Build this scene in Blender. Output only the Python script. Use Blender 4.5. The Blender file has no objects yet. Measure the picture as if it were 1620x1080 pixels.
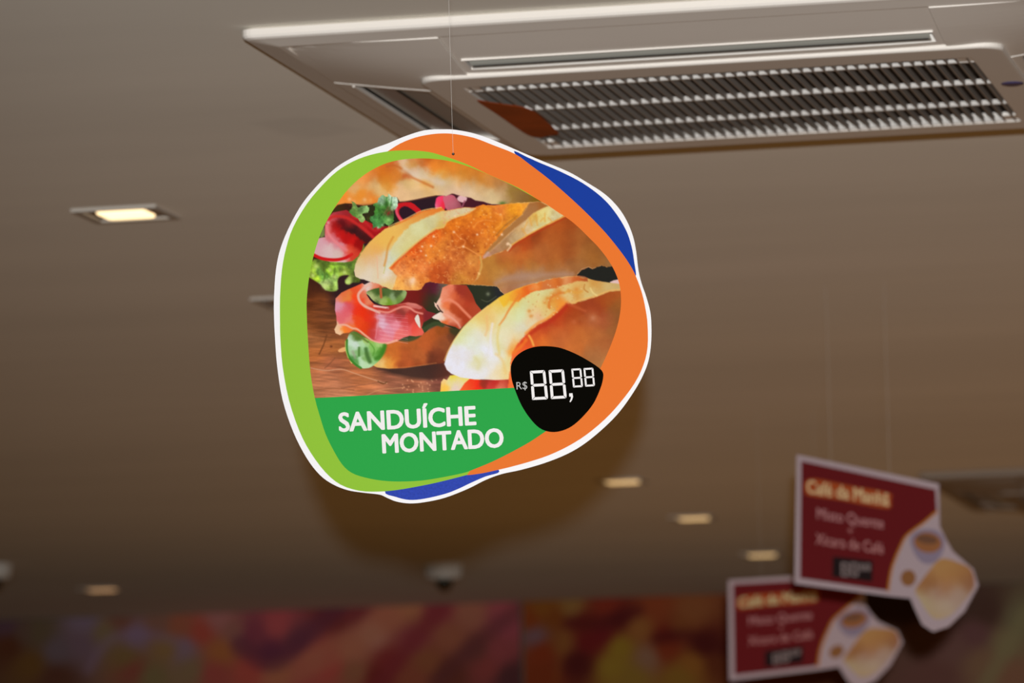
import bpy, math
import numpy as np
from mathutils import Vector, Matrix

# ------------------------------------------------------------------ camera
FPX, YAW, PITCH, ROLL = 7994.4, 0.2143, 0.1157, -0.0235
EYE = np.array([0.0, 0.0, 1.70])
CEIL = 2.70
_F0 = np.array([-math.sin(YAW), math.cos(YAW), 0.0])
_R0 = np.array([math.cos(YAW), math.sin(YAW), 0.0])
_UP = np.array([0, 0, 1.0])
FWD = _F0 * math.cos(PITCH) + _UP * math.sin(PITCH)
_U0 = -_F0 * math.sin(PITCH) + _UP * math.cos(PITCH)
RGT = math.cos(ROLL) * _R0 + math.sin(ROLL) * _U0
UPV = -math.sin(ROLL) * _R0 + math.cos(ROLL) * _U0
SIGN_D = 4.9                                   # metres from the lens to the hanging sign

scene = bpy.context.scene
COL = scene.collection
cam_d = bpy.data.cameras.new('camera')
cam_d.sensor_width = 36.0
cam_d.lens = 36.0 * FPX / 1620.0
cam_d.clip_start = 0.05
cam_d.clip_end = 100.0
cam_d.dof.use_dof = True
cam_d.dof.focus_distance = SIGN_D * 1.0
cam_d.dof.aperture_fstop = 10.5
cam = bpy.data.objects.new('camera', cam_d)
COL.objects.link(cam)
cam.matrix_world = Matrix([[RGT[0], UPV[0], -FWD[0], EYE[0]],
                           [RGT[1], UPV[1], -FWD[1], EYE[1]],
                           [RGT[2], UPV[2], -FWD[2], EYE[2]],
                           [0, 0, 0, 1]])
scene.camera = cam

# ------------------------------------------------------------------ light
AMBIENT = (0.012, 0.0065, 0.0025)
world = bpy.data.worlds.new('world')
world.use_nodes = True
world.node_tree.nodes['Background'].inputs[0].default_value = (*AMBIENT, 1)
world.node_tree.nodes['Background'].inputs[1].default_value = 1.0
scene.world = world

def spot(name, loc, aim, power, size, cone, blend, color):
    d = bpy.data.lights.new(name, 'SPOT')
    d.energy = power; d.shadow_soft_size = size
    d.spot_size = cone; d.spot_blend = blend; d.color = color
    o = bpy.data.objects.new(name, d)
    COL.objects.link(o)
    o.location = loc
    o.rotation_euler = (Vector(aim) - Vector(loc)).to_track_quat('-Z', 'Y').to_euler()
    return o
# lamp just behind the camera: throws the sign's shadow up on the ceiling
KEY = EYE + _F0 * -0.8 - _R0 * 0.006 + _UP * 0.055
AIM = EYE + _F0 * 7.0 + _R0 * 0.30 + _UP * 0.95
spot('key_lamp', KEY, AIM, 1270.0, 0.022, 0.48, 1.0, (0.99, 0.98, 0.97))

# added warm fill light, unseen below the frame, tints the ceiling amber
ad = bpy.data.lights.new('warm_fill', 'AREA'); ad.shape = 'RECTANGLE'; ad.size = 3.6; ad.size_y = 8.0
ad.energy = 13.5; ad.color = (1.0, 0.46, 0.13)
ao = bpy.data.objects.new('warm_fill', ad); COL.objects.link(ao)
ao.location = EYE + _F0 * 9.2 + _R0 * 1.1 - _UP * 0.9
ao.rotation_euler = (math.pi, 0, YAW)

scene.view_settings.view_transform = 'Standard'
scene.view_settings.look = 'None'
scene.view_settings.exposure = 0.0
scene.view_settings.gamma = 1.0
scene.view_settings.use_curve_mapping = False

# ------------------------------------------------------------------ helpers
def lin(c):
    c = np.asarray(c, float) / 255.0
    return np.where(c <= 0.04045, c / 12.92, ((c + 0.055) / 1.055) ** 2.4)

def pal(c, k=1.0, cap=0.9):
    return tuple(np.clip(lin(c) * k, 0.0, cap))

def mat(name, col, rough=0.5, spec=0.3, metal=0.0, emit=None, estr=0.0, noise=0.0, nscale=20.0, bump=0.0, coat=0.0):
    m = bpy.data.materials.new(name); m.use_nodes = True
    nt = m.node_tree; b = nt.nodes['Principled BSDF']
    b.inputs['Base Color'].default_value = (*col, 1)
    b.inputs['Roughness'].default_value = rough
    b.inputs['Specular IOR Level'].default_value = spec
    b.inputs['Metallic'].default_value = metal
    b.inputs['Coat Weight'].default_value = coat
    if emit is not None:
        b.inputs['Emission Color'].default_value = (*emit, 1)
        b.inputs['Emission Strength'].default_value = estr
    if noise > 0 or bump > 0:
        tc = nt.nodes.new('ShaderNodeTexCoord')
        n = nt.nodes.new('ShaderNodeTexNoise'); n.inputs['Scale'].default_value = nscale
        n.inputs['Detail'].default_value = 4
        nt.links.new(tc.outputs['Object'], n.inputs['Vector'])
        if noise > 0:
            r = nt.nodes.new('ShaderNodeMapRange')
            r.inputs['To Min'].default_value = 1 - noise; r.inputs['To Max'].default_value = 1 + noise
            nt.links.new(n.outputs['Fac'], r.inputs['Value'])
            mx = nt.nodes.new('ShaderNodeMix'); mx.data_type = 'RGBA'; mx.blend_type = 'MULTIPLY'
            mx.inputs[0].default_value = 1.0
            mx.inputs[6].default_value = (*col, 1)
            nt.links.new(r.outputs['Result'], mx.inputs[7])
            nt.links.new(mx.outputs[2], b.inputs['Base Color'])
        if bump > 0:
            bp = nt.nodes.new('ShaderNodeBump'); bp.inputs['Strength'].default_value = bump
            bp.inputs['Distance'].default_value = 0.002
            nt.links.new(n.outputs['Fac'], bp.inputs['Height'])
            nt.links.new(bp.outputs['Normal'], b.inputs['Normal'])
    return m

def attr_mat(name, rough=0.5, spec=0.25, nscale=900.0, noise=0.06):
    """material that shows the mesh's printed picture (colour attribute) with fine print grain"""
    m = bpy.data.materials.new(name); m.use_nodes = True
    nt = m.node_tree; b = nt.nodes['Principled BSDF']
    a = nt.nodes.new('ShaderNodeVertexColor'); a.layer_name = 'print'
    tc = nt.nodes.new('ShaderNodeTexCoord')
    n = nt.nodes.new('ShaderNodeTexNoise'); n.inputs['Scale'].default_value = nscale; n.inputs['Detail'].default_value = 2
    r = nt.nodes.new('ShaderNodeMapRange'); r.inputs['To Min'].default_value = 1 - noise; r.inputs['To Max'].default_value = 1 + noise
    mx = nt.nodes.new('ShaderNodeMix'); mx.data_type = 'RGBA'; mx.blend_type = 'MULTIPLY'; mx.inputs[0].default_value = 1
    nt.links.new(tc.outputs['Object'], n.inputs['Vector'])
    nt.links.new(n.outputs['Fac'], r.inputs['Value'])
    nt.links.new(a.outputs['Color'], mx.inputs[6]); nt.links.new(r.outputs['Result'], mx.inputs[7])
    nt.links.new(mx.outputs[2], b.inputs['Base Color'])
    b.inputs['Roughness'].default_value = rough; b.inputs['Specular IOR Level'].default_value = spec
    return m

def empty(name, loc, label, cat, group=None, rot=None):
    o = bpy.data.objects.new(name, None); COL.objects.link(o)
    o.empty_display_size = 0.05
    o.location = loc
    if rot is not None: o.rotation_euler = rot
    o['label'] = label; o['category'] = cat
    if group: o['group'] = group
    bpy.context.view_layer.update()
    return o

def build(name, verts, faces, material, parent=None, smooth=False, local=False, label=None):
    """one mesh object; verts are world coordinates unless local=True"""
    me = bpy.data.meshes.new(name)
    V = np.asarray(verts, float)
    if parent is not None and not local:
        Mi = np.array(parent.matrix_world.inverted())
        V = V @ Mi[:3, :3].T + Mi[:3, 3]
    me.from_pydata([tuple(v) for v in V], [], [tuple(f) for f in faces])
    me.materials.append(material)
    if smooth:
        me.polygons.foreach_set('use_smooth', [True] * len(me.polygons))
    me.update()
    o = bpy.data.objects.new(name, me); COL.objects.link(o)
    if parent is not None:
        o.parent = parent
    if label: o['label'] = label
    bpy.context.view_layer.update()
    return o

def copy_tree(o, parent=None):
    c = o.copy(); COL.objects.link(c)
    if parent is not None: c.parent = parent
    for ch in list(o.children):
        copy_tree(ch, c)
    return c

class MB:
    def __init__(s): s.v = []; s.f = []
    def add(s, V, F):
        n = len(s.v); s.v += [tuple(p) for p in V]; s.f += [tuple(i + n for i in f) for f in F]
    def box(s, x0, x1, y0, y1, z0, z1):
        s.add([(x0, y0, z0), (x1, y0, z0), (x1, y1, z0), (x0, y1, z0), (x0, y0, z1), (x1, y0, z1), (x1, y1, z1), (x0, y1, z1)],
              [(0, 3, 2, 1), (4, 5, 6, 7), (0, 1, 5, 4), (1, 2, 6, 5), (2, 3, 7, 6), (3, 0, 4, 7)])
    def lathe(s, prof, n=32, cx=0, cy=0):
        k = len(prof); V = []; F = []
        for i in range(n):
            a = 2 * math.pi * i / n
            for r, z in prof: V.append((cx + r * math.cos(a), cy + r * math.sin(a), z))
        for i in range(n):
            j = (i + 1) % n
            for q in range(k - 1): F.append((i * k + q, j * k + q, j * k + q + 1, i * k + q + 1))
        s.add(V, F)
    def tube(s, pts, r, n=6):
        V = []; F = []
        P = [Vector(p) for p in pts]
        for i, p in enumerate(P):
            t = (P[min(i + 1, len(P) - 1)] - P[max(i - 1, 0)]).normalized()
            a = t.orthogonal().normalized(); b = t.cross(a)
            for q in range(n):
                an = 2 * math.pi * q / n
                V.append(tuple(p + a * math.cos(an) * r + b * math.sin(an) * r))
        for i in range(len(P) - 1):
            for q in range(n):
                w = (q + 1) % n
                F.append((i * n + q, i * n + w, (i + 1) * n + w, (i + 1) * n + q))
        F.append(tuple(range(n))[::-1]); F.append(tuple((len(P) - 1) * n + q for q in range(n)))
        s.add(V, F)
    def build(s, name, m, parent=None, **k): return build(name, s.v, s.f, m, parent, **k)

def spline(P, closed=True, n=6):
    """Catmull-Rom through the points"""
    P = np.asarray(P, float); N = len(P); out = []
    rng = range(N) if closed else range(N - 1)
    for i in rng:
        if closed: a, b, c, d = P[(i - 1) % N], P[i], P[(i + 1) % N], P[(i + 2) % N]
        else: a, b, c, d = P[max(i - 1, 0)], P[i], P[i + 1], P[min(i + 2, N - 1)]
        for k in range(n):
            t = k / n
            out.append(0.5 * ((2 * b) + (c - a) * t + (2 * a - 5 * b + 4 * c - d) * t * t + (3 * b - a - 3 * c + d) * t ** 3))
    if not closed: out.append(P[-1])
    return np.array(out)

def rays(P):
    P = np.atleast_2d(np.asarray(P, float))
    return FWD + np.outer((P[:, 0] - 810) / FPX, RGT) - np.outer((P[:, 1] - 540) / FPX, UPV)

class Plane:
    """a real flat board in the room: measures on the photograph become points on that board"""
    def __init__(s, origin, normal):
        s.o = np.asarray(origin, float); s.n = np.asarray(normal, float) / np.linalg.norm(normal)
    def at(s, P, off=0.0):
        D = rays(P)
        t = ((s.o - EYE) @ s.n) / (D @ s.n)
        return EYE + D * t[:, None] + s.n * off
def on_ceiling(px, py, z=CEIL):
    return Plane((0, 0, z), (0, 0, 1)).at([(px, py)])[0]

def flat(name, pl, outline, m, parent, off, label=None):
    V = pl.at(outline, off)
    return build(name, V, [tuple(range(len(V)))], m, parent, label=label)

def slab(name, pl, outline, m, parent, o0, o1, label=None):
    A = pl.at(outline, o1); B = A + pl.n * (o0 - o1); n = len(A)
    F = [tuple(range(n)), tuple(range(2 * n - 1, n - 1, -1))] + [(i, i + n, (i + 1) % n + n, (i + 1) % n) for i in range(n)]
    return build(name, np.vstack([A, B]), F, m, parent, label=label)

def stroke_px(P, w):
    """polyline band in px: list of quads"""
    P = np.asarray(P, float); V = []; F = []
    for i in range(len(P)):
        t = P[min(i + 1, len(P) - 1)] - P[max(i - 1, 0)]; t = t / (np.linalg.norm(t) + 1e-9)
        nn = np.array([-t[1], t[0]]) * w / 2
        V += [P[i] + nn, P[i] - nn]
    for i in range(len(P) - 1): F.append((2 * i, 2 * i + 1, 2 * i + 3, 2 * i + 2))
    return V, F

_fonts = {}
def text_mesh(s, bold=0.0, spacing=1.0):
    cu = bpy.data.curves.new('t', 'FONT'); cu.body = s; cu.offset = bold; cu.space_character = spacing
    cu.resolution_u = 4
    o = bpy.data.objects.new('t', cu); COL.objects.link(o)
    dg = bpy.context.evaluated_depsgraph_get()
    me = bpy.data.meshes.new_from_object(o.evaluated_get(dg))
    V = np.array([v.co[:2] for v in me.vertices]); F = [tuple(p.vertices) for p in me.polygons]
    bpy.data.objects.remove(o); bpy.data.curves.remove(cu); bpy.data.meshes.remove(me)
    return V, F

def text_px(name, s, pl, left, right, up, m, parent, off, bold=0.0, cap=0.729, spacing=1.0, label=None):
    """lettering whose baseline runs left->right (px) and whose capitals are `up` tall (px vector)"""
    V, F = text_mesh(s, 0.0, spacing)
    zs = np.zeros(len(V))
    if bold > 0:                                  # heavier weight: the outline printed a few times, slightly shifted
        V0, F0 = V, F; V = np.zeros((0, 2)); F = []; zs = np.zeros(0)
        for dx, dy in ((-1, 0), (1, 0), (0, -.7), (0, .7), (-.8, -.5), (.8, .5), (-.8, .5), (.8, -.5), (0, 0)):
            F += [tuple(i + len(V) for i in f) for f in F0]
            V = np.vstack([V, V0 + np.array([dx, dy]) * bold])
            zs = np.concatenate([zs, np.full(len(V0), len(V) / len(V0) * 1.5e-5)])
    x0, x1 = V[:, 0].min(), V[:, 0].max()
    l, r, u = map(lambda a: np.asarray(a, float), (left, right, up))
    Q = l + np.outer((V[:, 0] - x0) / (x1 - x0), r - l) + np.outer(V[:, 1] / cap, u)
    P_ = pl.at(Q, off) + zs[:, None] * pl.n
    return build(name, P_, F, m, parent, label=label)
# ------------------------------------------------------------------ a small painter for the printed pictures
rng = np.random.default_rng(7)

class Canvas:
    """colours (0..255, as printed) on a regular px grid x0..x1, y0..y1"""
    def __init__(s, x0, y0, x1, y1, step=1.0):
        s.xs = np.arange(x0, x1 + 1e-6, step); s.ys = np.arange(y0, y1 + 1e-6, step)
        s.X, s.Y = np.meshgrid(s.xs, s.ys)
        s.C = np.zeros(s.X.shape + (3,))
        s.step = step
    def sd(s, poly, sl):
        """signed distance (inside +) on the window sl"""
        X = s.X[sl]; Y = s.Y[sl]
        d2 = np.full(X.shape, 1e12); ins = np.zeros(X.shape, bool)
        n = len(poly)
        for i in range(n):
            ax, ay = poly[i]; bx, by = poly[(i + 1) % n]
            ex, ey = bx - ax, by - ay; L = ex * ex + ey * ey + 1e-12
            t = np.clip(((X - ax) * ex + (Y - ay) * ey) / L, 0, 1)
            d2 = np.minimum(d2, (X - ax - t * ex) ** 2 + (Y - ay - t * ey) ** 2)
            if (ay > by) != (ay < by) or ay != by:
                c = ((ay > Y) != (by > Y)) & (X < ex * (Y - ay) / (ey + 1e-12 if ey == 0 else ey) + ax)
                ins ^= c
        d = np.sqrt(d2)
        return np.where(ins, d, -d)
    def win(s, P, pad):
        P = np.asarray(P)
        i0 = max(int((P[:, 1].min() - pad - s.ys[0]) / s.step), 0); i1 = min(int((P[:, 1].max() + pad - s.ys[0]) / s.step) + 2, len(s.ys))
        j0 = max(int((P[:, 0].min() - pad - s.xs[0]) / s.step), 0); j1 = min(int((P[:, 0].max() + pad - s.xs[0]) / s.step) + 2, len(s.xs))
        return (slice(i0, max(i1, i0)), slice(j0, max(j1, j0)))
    def field(s, pts, sl, power=2.2, soft=5.0):
        pts = np.asarray(pts, float)
        # wander a little so that tones meet along irregular, natural borders
        X = s.X[sl] + (s.noise(sl, 9.0, 3) - 0.5) * 9; Y = s.Y[sl] + (s.noise(sl, 9.0, 3, ang=1.3) - 0.5) * 9
        D = np.hypot(pts[:, None, 0] - pts[None, :, 0], pts[:, None, 1] - pts[None, :, 1]); D.sort(1)
        h = np.clip(D[:, min(2, len(pts) - 1)] * (0.47 if power < 3 else 0.37), 2.4, 22.0) if len(pts) > 1 else np.array([10.0])
        A = np.zeros(X.shape + (3,)); W = np.zeros(X.shape)
        for (x, y, r, g, b), hh in zip(pts, h):
            d2 = (X - x) ** 2 + (Y - y) ** 2
            w = np.exp(-d2 / (2 * hh * hh)) / hh + 1e-4 / (1 + d2 / 25) ** 2
            W += w; A += w[..., None] * np.array([r, g, b])
        return A / W[..., None]
    def fill(s, poly, pts, feather=1.2, smooth=2, alpha=1.0, jag=0.0, **k):
        """paint a region; pts are colour samples (x,y,r,g,b) or one colour"""
        P = spline(poly, True, smooth) if smooth > 1 else np.asarray(poly, float)
        sl = s.win(P, feather + 3 + jag * 2)
        if s.X[sl].size == 0: return
        d = s.sd(P, sl)
        if jag: d = d + jag * (s.noise(sl, 5.0, 3) - 0.5) * 2
        m = np.clip(0.5 + d / feather, 0, 1) * alpha
        c = s.field(pts, sl, **k) if np.ndim(pts[0]) else np.array(pts, float)
        s.C[sl] = s.C[sl] * (1 - m[..., None]) + c * m[..., None]
    def line(s, pts, w, col, feather=1.5, alpha=1.0, w2=None):
        P = spline(pts, False, 5) if len(pts) > 2 else np.asarray(pts, float)
        sl = s.win(P, w + feather + 2)
        if s.X[sl].size == 0: return
        X = s.X[sl]; Y = s.Y[sl]; best = np.full(X.shape, 1e9)
        n = len(P)
        for i in range(n - 1):
            ax, ay = P[i]; bx, by = P[i + 1]; ex, ey = bx - ax, by - ay; L = ex * ex + ey * ey + 1e-9
            t = np.clip(((X - ax) * ex + (Y - ay) * ey) / L, 0, 1)
            ww = w if w2 is None else w + (w2 - w) * (i + t) / (n - 1)
            best = np.minimum(best, np.hypot(X - ax - t * ex, Y - ay - t * ey) - ww / 2)
        m = np.clip(0.5 - best / feather, 0, 1) * alpha
        s.C[sl] = s.C[sl] * (1 - m[..., None]) + np.array(col, float) * m[..., None]
    def dot(s, x, y, r, col, alpha=1.0, ry=None):
        ry = ry or r
        sl = s.win([(x - r * 2.5, y - ry * 2.5), (x + r * 2.5, y + ry * 2.5)], 1)
        if s.X[sl].size == 0: return
        m = np.exp(-(((s.X[sl] - x) / r) ** 2 + ((s.Y[sl] - y) / ry) ** 2)) * alpha
        s.C[sl] = s.C[sl] * (1 - m[..., None]) + np.array(col, float) * m[..., None]
    def noise(s, sl, scale, octs=4, sx=1.0, sy=1.0, ang=0.0):
        X = s.X[sl]; Y = s.Y[sl]
        c, q = math.cos(ang), math.sin(ang)
        U = (X * c + Y * q) / scale / sx; V = (-X * q + Y * c) / scale / sy
        out = np.zeros(X.shape); amp = 0.5; tot = 0
        for o in range(octs):
            u = U * 2 ** o + 17.3 * o; v = V * 2 ** o + 9.1 * o
            iu = np.floor(u).astype(int); iv = np.floor(v).astype(int); fu = u - iu; fv = v - iv
            fu = fu * fu * (3 - 2 * fu); fv = fv * fv * (3 - 2 * fv)
            H = lambda a, b: _HT[(a * 73 + b * 179 + (a * b) % 57) % 4096]
            out += amp * ((H(iu, iv) * (1 - fu) + H(iu + 1, iv) * fu) * (1 - fv) + (H(iu, iv + 1) * (1 - fu) + H(iu + 1, iv + 1) * fu) * fv)
            tot += amp; amp *= 0.55
        return out / tot
    def grain(s, poly, scale, amp, octs=4, sx=1.0, sy=1.0, ang=0.0, tint=(1, 1, 1), feather=6, ridge=False):
        P = np.asarray(poly, float); sl = s.win(P, 4)
        if s.X[sl].size == 0: return
        d = s.sd(P, sl); m = np.clip(0.5 + d / feather, 0, 1)
        n = s.noise(sl, scale, octs, sx, sy, ang)
        n = (1 - np.abs(2 * n - 1) * 3).clip(-0.6, 1) * 0.5 if ridge else (n - 0.5) * 2
        s.C[sl] = (s.C[sl] * (1 + amp * (n * m)[..., None] * np.array(tint, float))).clip(0, 250)
_HT = rng.random(4096)

def picture(name, cv, pl, clip, m, parent, off, k, label=None, soft=0.75):
    """turn a canvas into a printed sheet cut to the outline `clip`"""
    sl = (slice(None), slice(None))
    clip = np.asarray(clip, float)
    d = cv.sd(clip, sl)
    ny, nx = cv.X.shape
    X = cv.X.copy(); Y = cv.Y.copy()
    # keep vertices inside, pull the fringe ones onto the outline
    keep = d > 0
    fringe = (~keep) & (d > -1.6 * cv.step)
    idx = np.argwhere(fringe)
    A = clip; B = np.roll(clip, -1, 0); E = B - A; L = (E ** 2).sum(1) + 1e-12
    for i, j in idx:
        p = np.array([X[i, j], Y[i, j]])
        t = np.clip(((p - A) * E).sum(1) / L, 0, 1); Q = A + E * t[:, None]
        q = Q[((Q - p) ** 2).sum(1).argmin()]
        X[i, j], Y[i, j] = q
    use = keep | fringe
    vid = -np.ones((ny, nx), int); vid[use] = np.arange(use.sum())
    V = pl.at(np.stack([X[use], Y[use]], 1), off)
    ok = use[:-1, :-1] & use[1:, :-1] & use[1:, 1:] & use[:-1, 1:] & (keep[:-1, :-1] | keep[1:, :-1] | keep[1:, 1:] | keep[:-1, 1:])
    F = np.stack([vid[:-1, :-1][ok], vid[1:, :-1][ok], vid[1:, 1:][ok], vid[:-1, 1:][ok]], 1)
    o = build(name, V, F.tolist(), m, parent, label=label)
    col = np.ones((use.sum(), 4), np.float32)
    col[:, :3] = np.clip(lin(cv.C[use].clip(0, 255)) * k, 0, 0.92)
    at = o.data.color_attributes.new('print', 'FLOAT_COLOR', 'POINT')
    at.data.foreach_set('color', col.ravel())
    return o

def paint_sandwich(cv):
    F, L, D, G = cv.fill, cv.line, cv.dot, cv.grain
    full = [(470, 230), (1000, 230), (1000, 640), (470, 640)]
    # wooden table
    F(full, [(490, 470, 75, 35, 15), (500, 452, 60, 30, 20), (545, 450, 45, 25, 30), (502, 477, 122, 65, 30), (513, 498, 115, 62, 34),
             (519, 518, 105, 58, 30), (500, 512, 120, 65, 30), (497, 540, 158, 98, 58), (541, 540, 140, 80, 45), (502, 558, 165, 92, 42), (513, 597, 178, 110, 75),
             (558, 597, 180, 105, 65), (535, 621, 195, 125, 90), (613, 592, 130, 75, 55), (635, 608, 160, 100, 75), (651, 602, 140, 80, 55),
             (673, 611, 180, 115, 85), (525, 570, 165, 95, 65), (530, 552, 160, 95, 45), (580, 600, 178, 105, 62), (600, 618, 185, 115, 80),
             (690, 600, 110, 60, 50), (700, 610, 130, 75, 60), (505, 440, 60, 28, 15), (495, 590, 160, 95, 60), (508, 612, 175, 110, 75)], smooth=1, feather=1)
    wood = [(484, 470), (700, 470), (720, 640), (484, 640)]
    G(wood, 9, 0.28, 4, sx=5, sy=0.8, ang=-0.08); G(wood, 5, 0.16, 3, sx=6, sy=0.5, ang=0.12)
    for p, w, c in [([(492, 582), (515, 586), (540, 584), (560, 590), (590, 600), (612, 606)], 1.6, (205, 150, 115)),
                    ([(517, 530), (512, 545), (505, 560)], 2.2, (105, 60, 30)), ([(530, 566), (520, 577), (514, 582)], 1.5, (125, 75, 50)),
                    ([(598, 603), (606, 607), (612, 604)], 1.8, (95, 60, 30)), ([(540, 614), (590, 606), (640, 600)], 1.2, (140, 85, 60)),
                    ([(498, 617), (530, 614), (560, 617)], 1.2, (140, 85, 50)), ([(575, 628), (600, 617), (640, 613)], 1.0, (205, 145, 100))]:
        L(p, w, c, alpha=0.8)
    for i in range(26):
        D(636 + 60 * rng.random(), 600 + 22 * rng.random(), 1.2, (225, 160, 120), 0.7)
    D(524, 548, 2, (90, 45, 25), 0.8); D(635, 578, 2, (190, 150, 130), 0.8)
    F([(535, 554), (541, 550), (549, 549), (548, 555), (537, 557)], (225, 165, 105)); F([(553, 569), (560, 572), (556, 575)], (230, 185, 110))
    # blurred background on the right, dark gap behind
    F([(770, 250), (880, 260), (880, 335), (780, 330)], [(812, 300, 150, 115, 50), (845, 315, 125, 90, 20), (825, 308, 130, 95, 60), (800, 315, 165, 125, 65)], smooth=1, feather=1)
    gap = [(512, 345), (530, 322), (560, 318), (600, 318), (632, 316), (665, 312), (720, 306), (765, 316), (800, 322), (765, 330), (740, 334), (700, 334), (665, 344), (640, 356), (600, 372), (560, 350), (530, 345), (517, 360)]
    F(gap, [(600, 330, 30, 30, 15), (560, 327, 50, 20, 20), (665, 325, 40, 22, 32), (680, 320, 42, 25, 32), (740, 325, 80, 25, 35), (760, 322, 55, 20, 35), (590, 335, 50, 55, 25), (528, 330, 60, 40, 15), (520, 345, 60, 50, 20)], smooth=1)
    # lettuce
    let = [(486, 425), (497, 410), (520, 412), (545, 412), (562, 398), (575, 385), (576, 400), (566, 415), (560, 430), (563, 437), (570, 441), (568, 447), (558, 447), (553, 450), (547, 449), (546, 443), (552, 436), (545, 435), (537, 438), (534, 445), (535, 457), (528, 461), (515, 459), (507, 450), (495, 442), (486, 436)]
    F(let, [(497, 422, 140, 180, 50), (492, 432, 165, 195, 70), (505, 430, 120, 165, 70), (500, 438, 160, 195, 50), (513, 420, 80, 105, 35), (522, 428, 150, 195, 50), (535, 425, 125, 165, 55), (530, 438, 160, 200, 100), (545, 430, 160, 185, 70),
            (512, 437, 105, 160, 65), (515, 452, 175, 200, 120), (524, 456, 120, 150, 55), (531, 455, 150, 180, 90), (552, 444, 165, 190, 100), (555, 420, 90, 120, 45), (563, 445, 75, 90, 30), (548, 415, 85, 115, 40), (505, 415, 90, 110, 40), (572, 392, 110, 120, 45), (565, 408, 120, 140, 50), (518, 434, 70, 110, 40), (540, 438, 150, 180, 60)], power=3.2, soft=1.5, feather=2.5)
    G(let, 7, 0.45, 3, ridge=False)
    for p in [[(512, 425), (514, 436), (511, 446)], [(530, 425), (528, 440)], [(520, 418), (545, 418)]]: L(p, 2.5, (75, 95, 30), alpha=0.6, feather=3)
    for x, y, r in [(500, 421, 4), (522, 427, 3), (529, 438, 3), (545, 431, 3), (515, 452, 5), (551, 445, 3), (495, 436, 3)]: D(x, y, r, (195, 215, 125), 0.7)
    F([(505, 360), (512, 355), (514, 372), (506, 376)], (110, 125, 65), feather=3)
    # red cured slices on the left
    rs = [(514, 356), (519, 343), (527, 336), (548, 332), (565, 342), (585, 352), (600, 358), (618, 358), (604, 368), (592, 377), (582, 385), (575, 385), (573, 395), (567, 405), (557, 413), (545, 415), (522, 414), (507, 410), (494, 404), (497, 390), (503, 377), (514, 375)]
    F(rs, [(520, 350, 205, 90, 95), (533, 337, 165, 50, 60), (545, 338, 150, 35, 40), (527, 355, 150, 15, 15), (540, 353, 90, 15, 20), (555, 360, 50, 20, 22), (570, 368, 58, 22, 25), (583, 378, 60, 20, 22), (540, 370, 185, 20, 18), (555, 382, 190, 20, 18),
           (567, 388, 145, 12, 12), (553, 392, 205, 60, 40), (562, 396, 200, 60, 40), (518, 365, 210, 100, 100), (525, 377, 205, 110, 120), (535, 388, 205, 130, 140), (545, 396, 215, 100, 100), (510, 383, 205, 155, 165), (520, 393, 208, 178, 178), (535, 400, 205, 178, 172),
           (503, 393, 205, 160, 165), (555, 350, 165, 30, 30), (575, 360, 170, 30, 30), (590, 366, 165, 20, 25), (605, 362, 150, 20, 25), (548, 376, 175, 18, 18), (530, 362, 170, 18, 18), (575, 374, 60, 20, 20)], power=3, soft=2, smooth=1)
    L([(517, 357), (519, 368), (527, 379), (538, 389), (549, 396)], 4, (222, 125, 130), alpha=0.85, feather=3)
    L([(517, 352), (524, 344), (535, 342), (550, 345), (566, 355), (578, 364), (590, 375)], 5, (192, 40, 38), alpha=0.9, feather=3)
    L([(496, 403), (510, 409), (530, 411), (546, 408), (556, 402)], 5, (196, 22, 22), feather=2)
    L([(560, 343), (578, 352), (592, 364), (602, 362)], 4, (190, 40, 45), alpha=0.6, feather=3)
    D(519, 352, 3, (225, 160, 170), 0.8); D(553, 398, 5, (215, 85, 60), 0.7)
    # second slice, radish
    F([(625, 327), (632, 321), (650, 320), (660, 327), (668, 336), (655, 344), (640, 350), (634, 352), (628, 342)], (190, 25, 32), feather=1.5)
    F([(632, 331), (640, 326), (650, 330), (660, 340), (645, 346), (638, 347), (632, 339)], (42, 22, 34), feather=2)
    L([(627, 327), (628, 338), (636, 350)], 4, (218, 80, 105), alpha=0.9, feather=2)
    F([(689, 333), (690, 314), (697, 310), (704, 311), (704, 331)], [(695, 320, 235, 60, 105), (691, 328, 225, 110, 145), (701, 325, 225, 40, 60)], feather=2)
    F([(701, 311), (715, 308), (722, 314), (731, 329), (708, 333), (703, 322)], [(707, 318, 200, 95, 115), (716, 324, 188, 105, 118), (725, 328, 140, 70, 80)], feather=2)
    F([(723, 314), (730, 308), (739, 313), (735, 320), (727, 319)], (215, 170, 175), feather=2)
    L([(735, 318), (731, 328)], 2, (150, 80, 100), feather=2)
    # top baguette, out of focus
    top = [(500, 345), (534, 324), (556, 322), (575, 325), (597, 321), (606, 314), (628, 312), (632, 319), (650, 317), (665, 314), (690, 309), (706, 310), (715, 306), (722, 308), (733, 311), (745, 313), (752, 317), (765, 319), (778, 323), (803, 322), (812, 312), (806, 300), (850, 300), (880, 230), (500, 230)]
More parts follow.
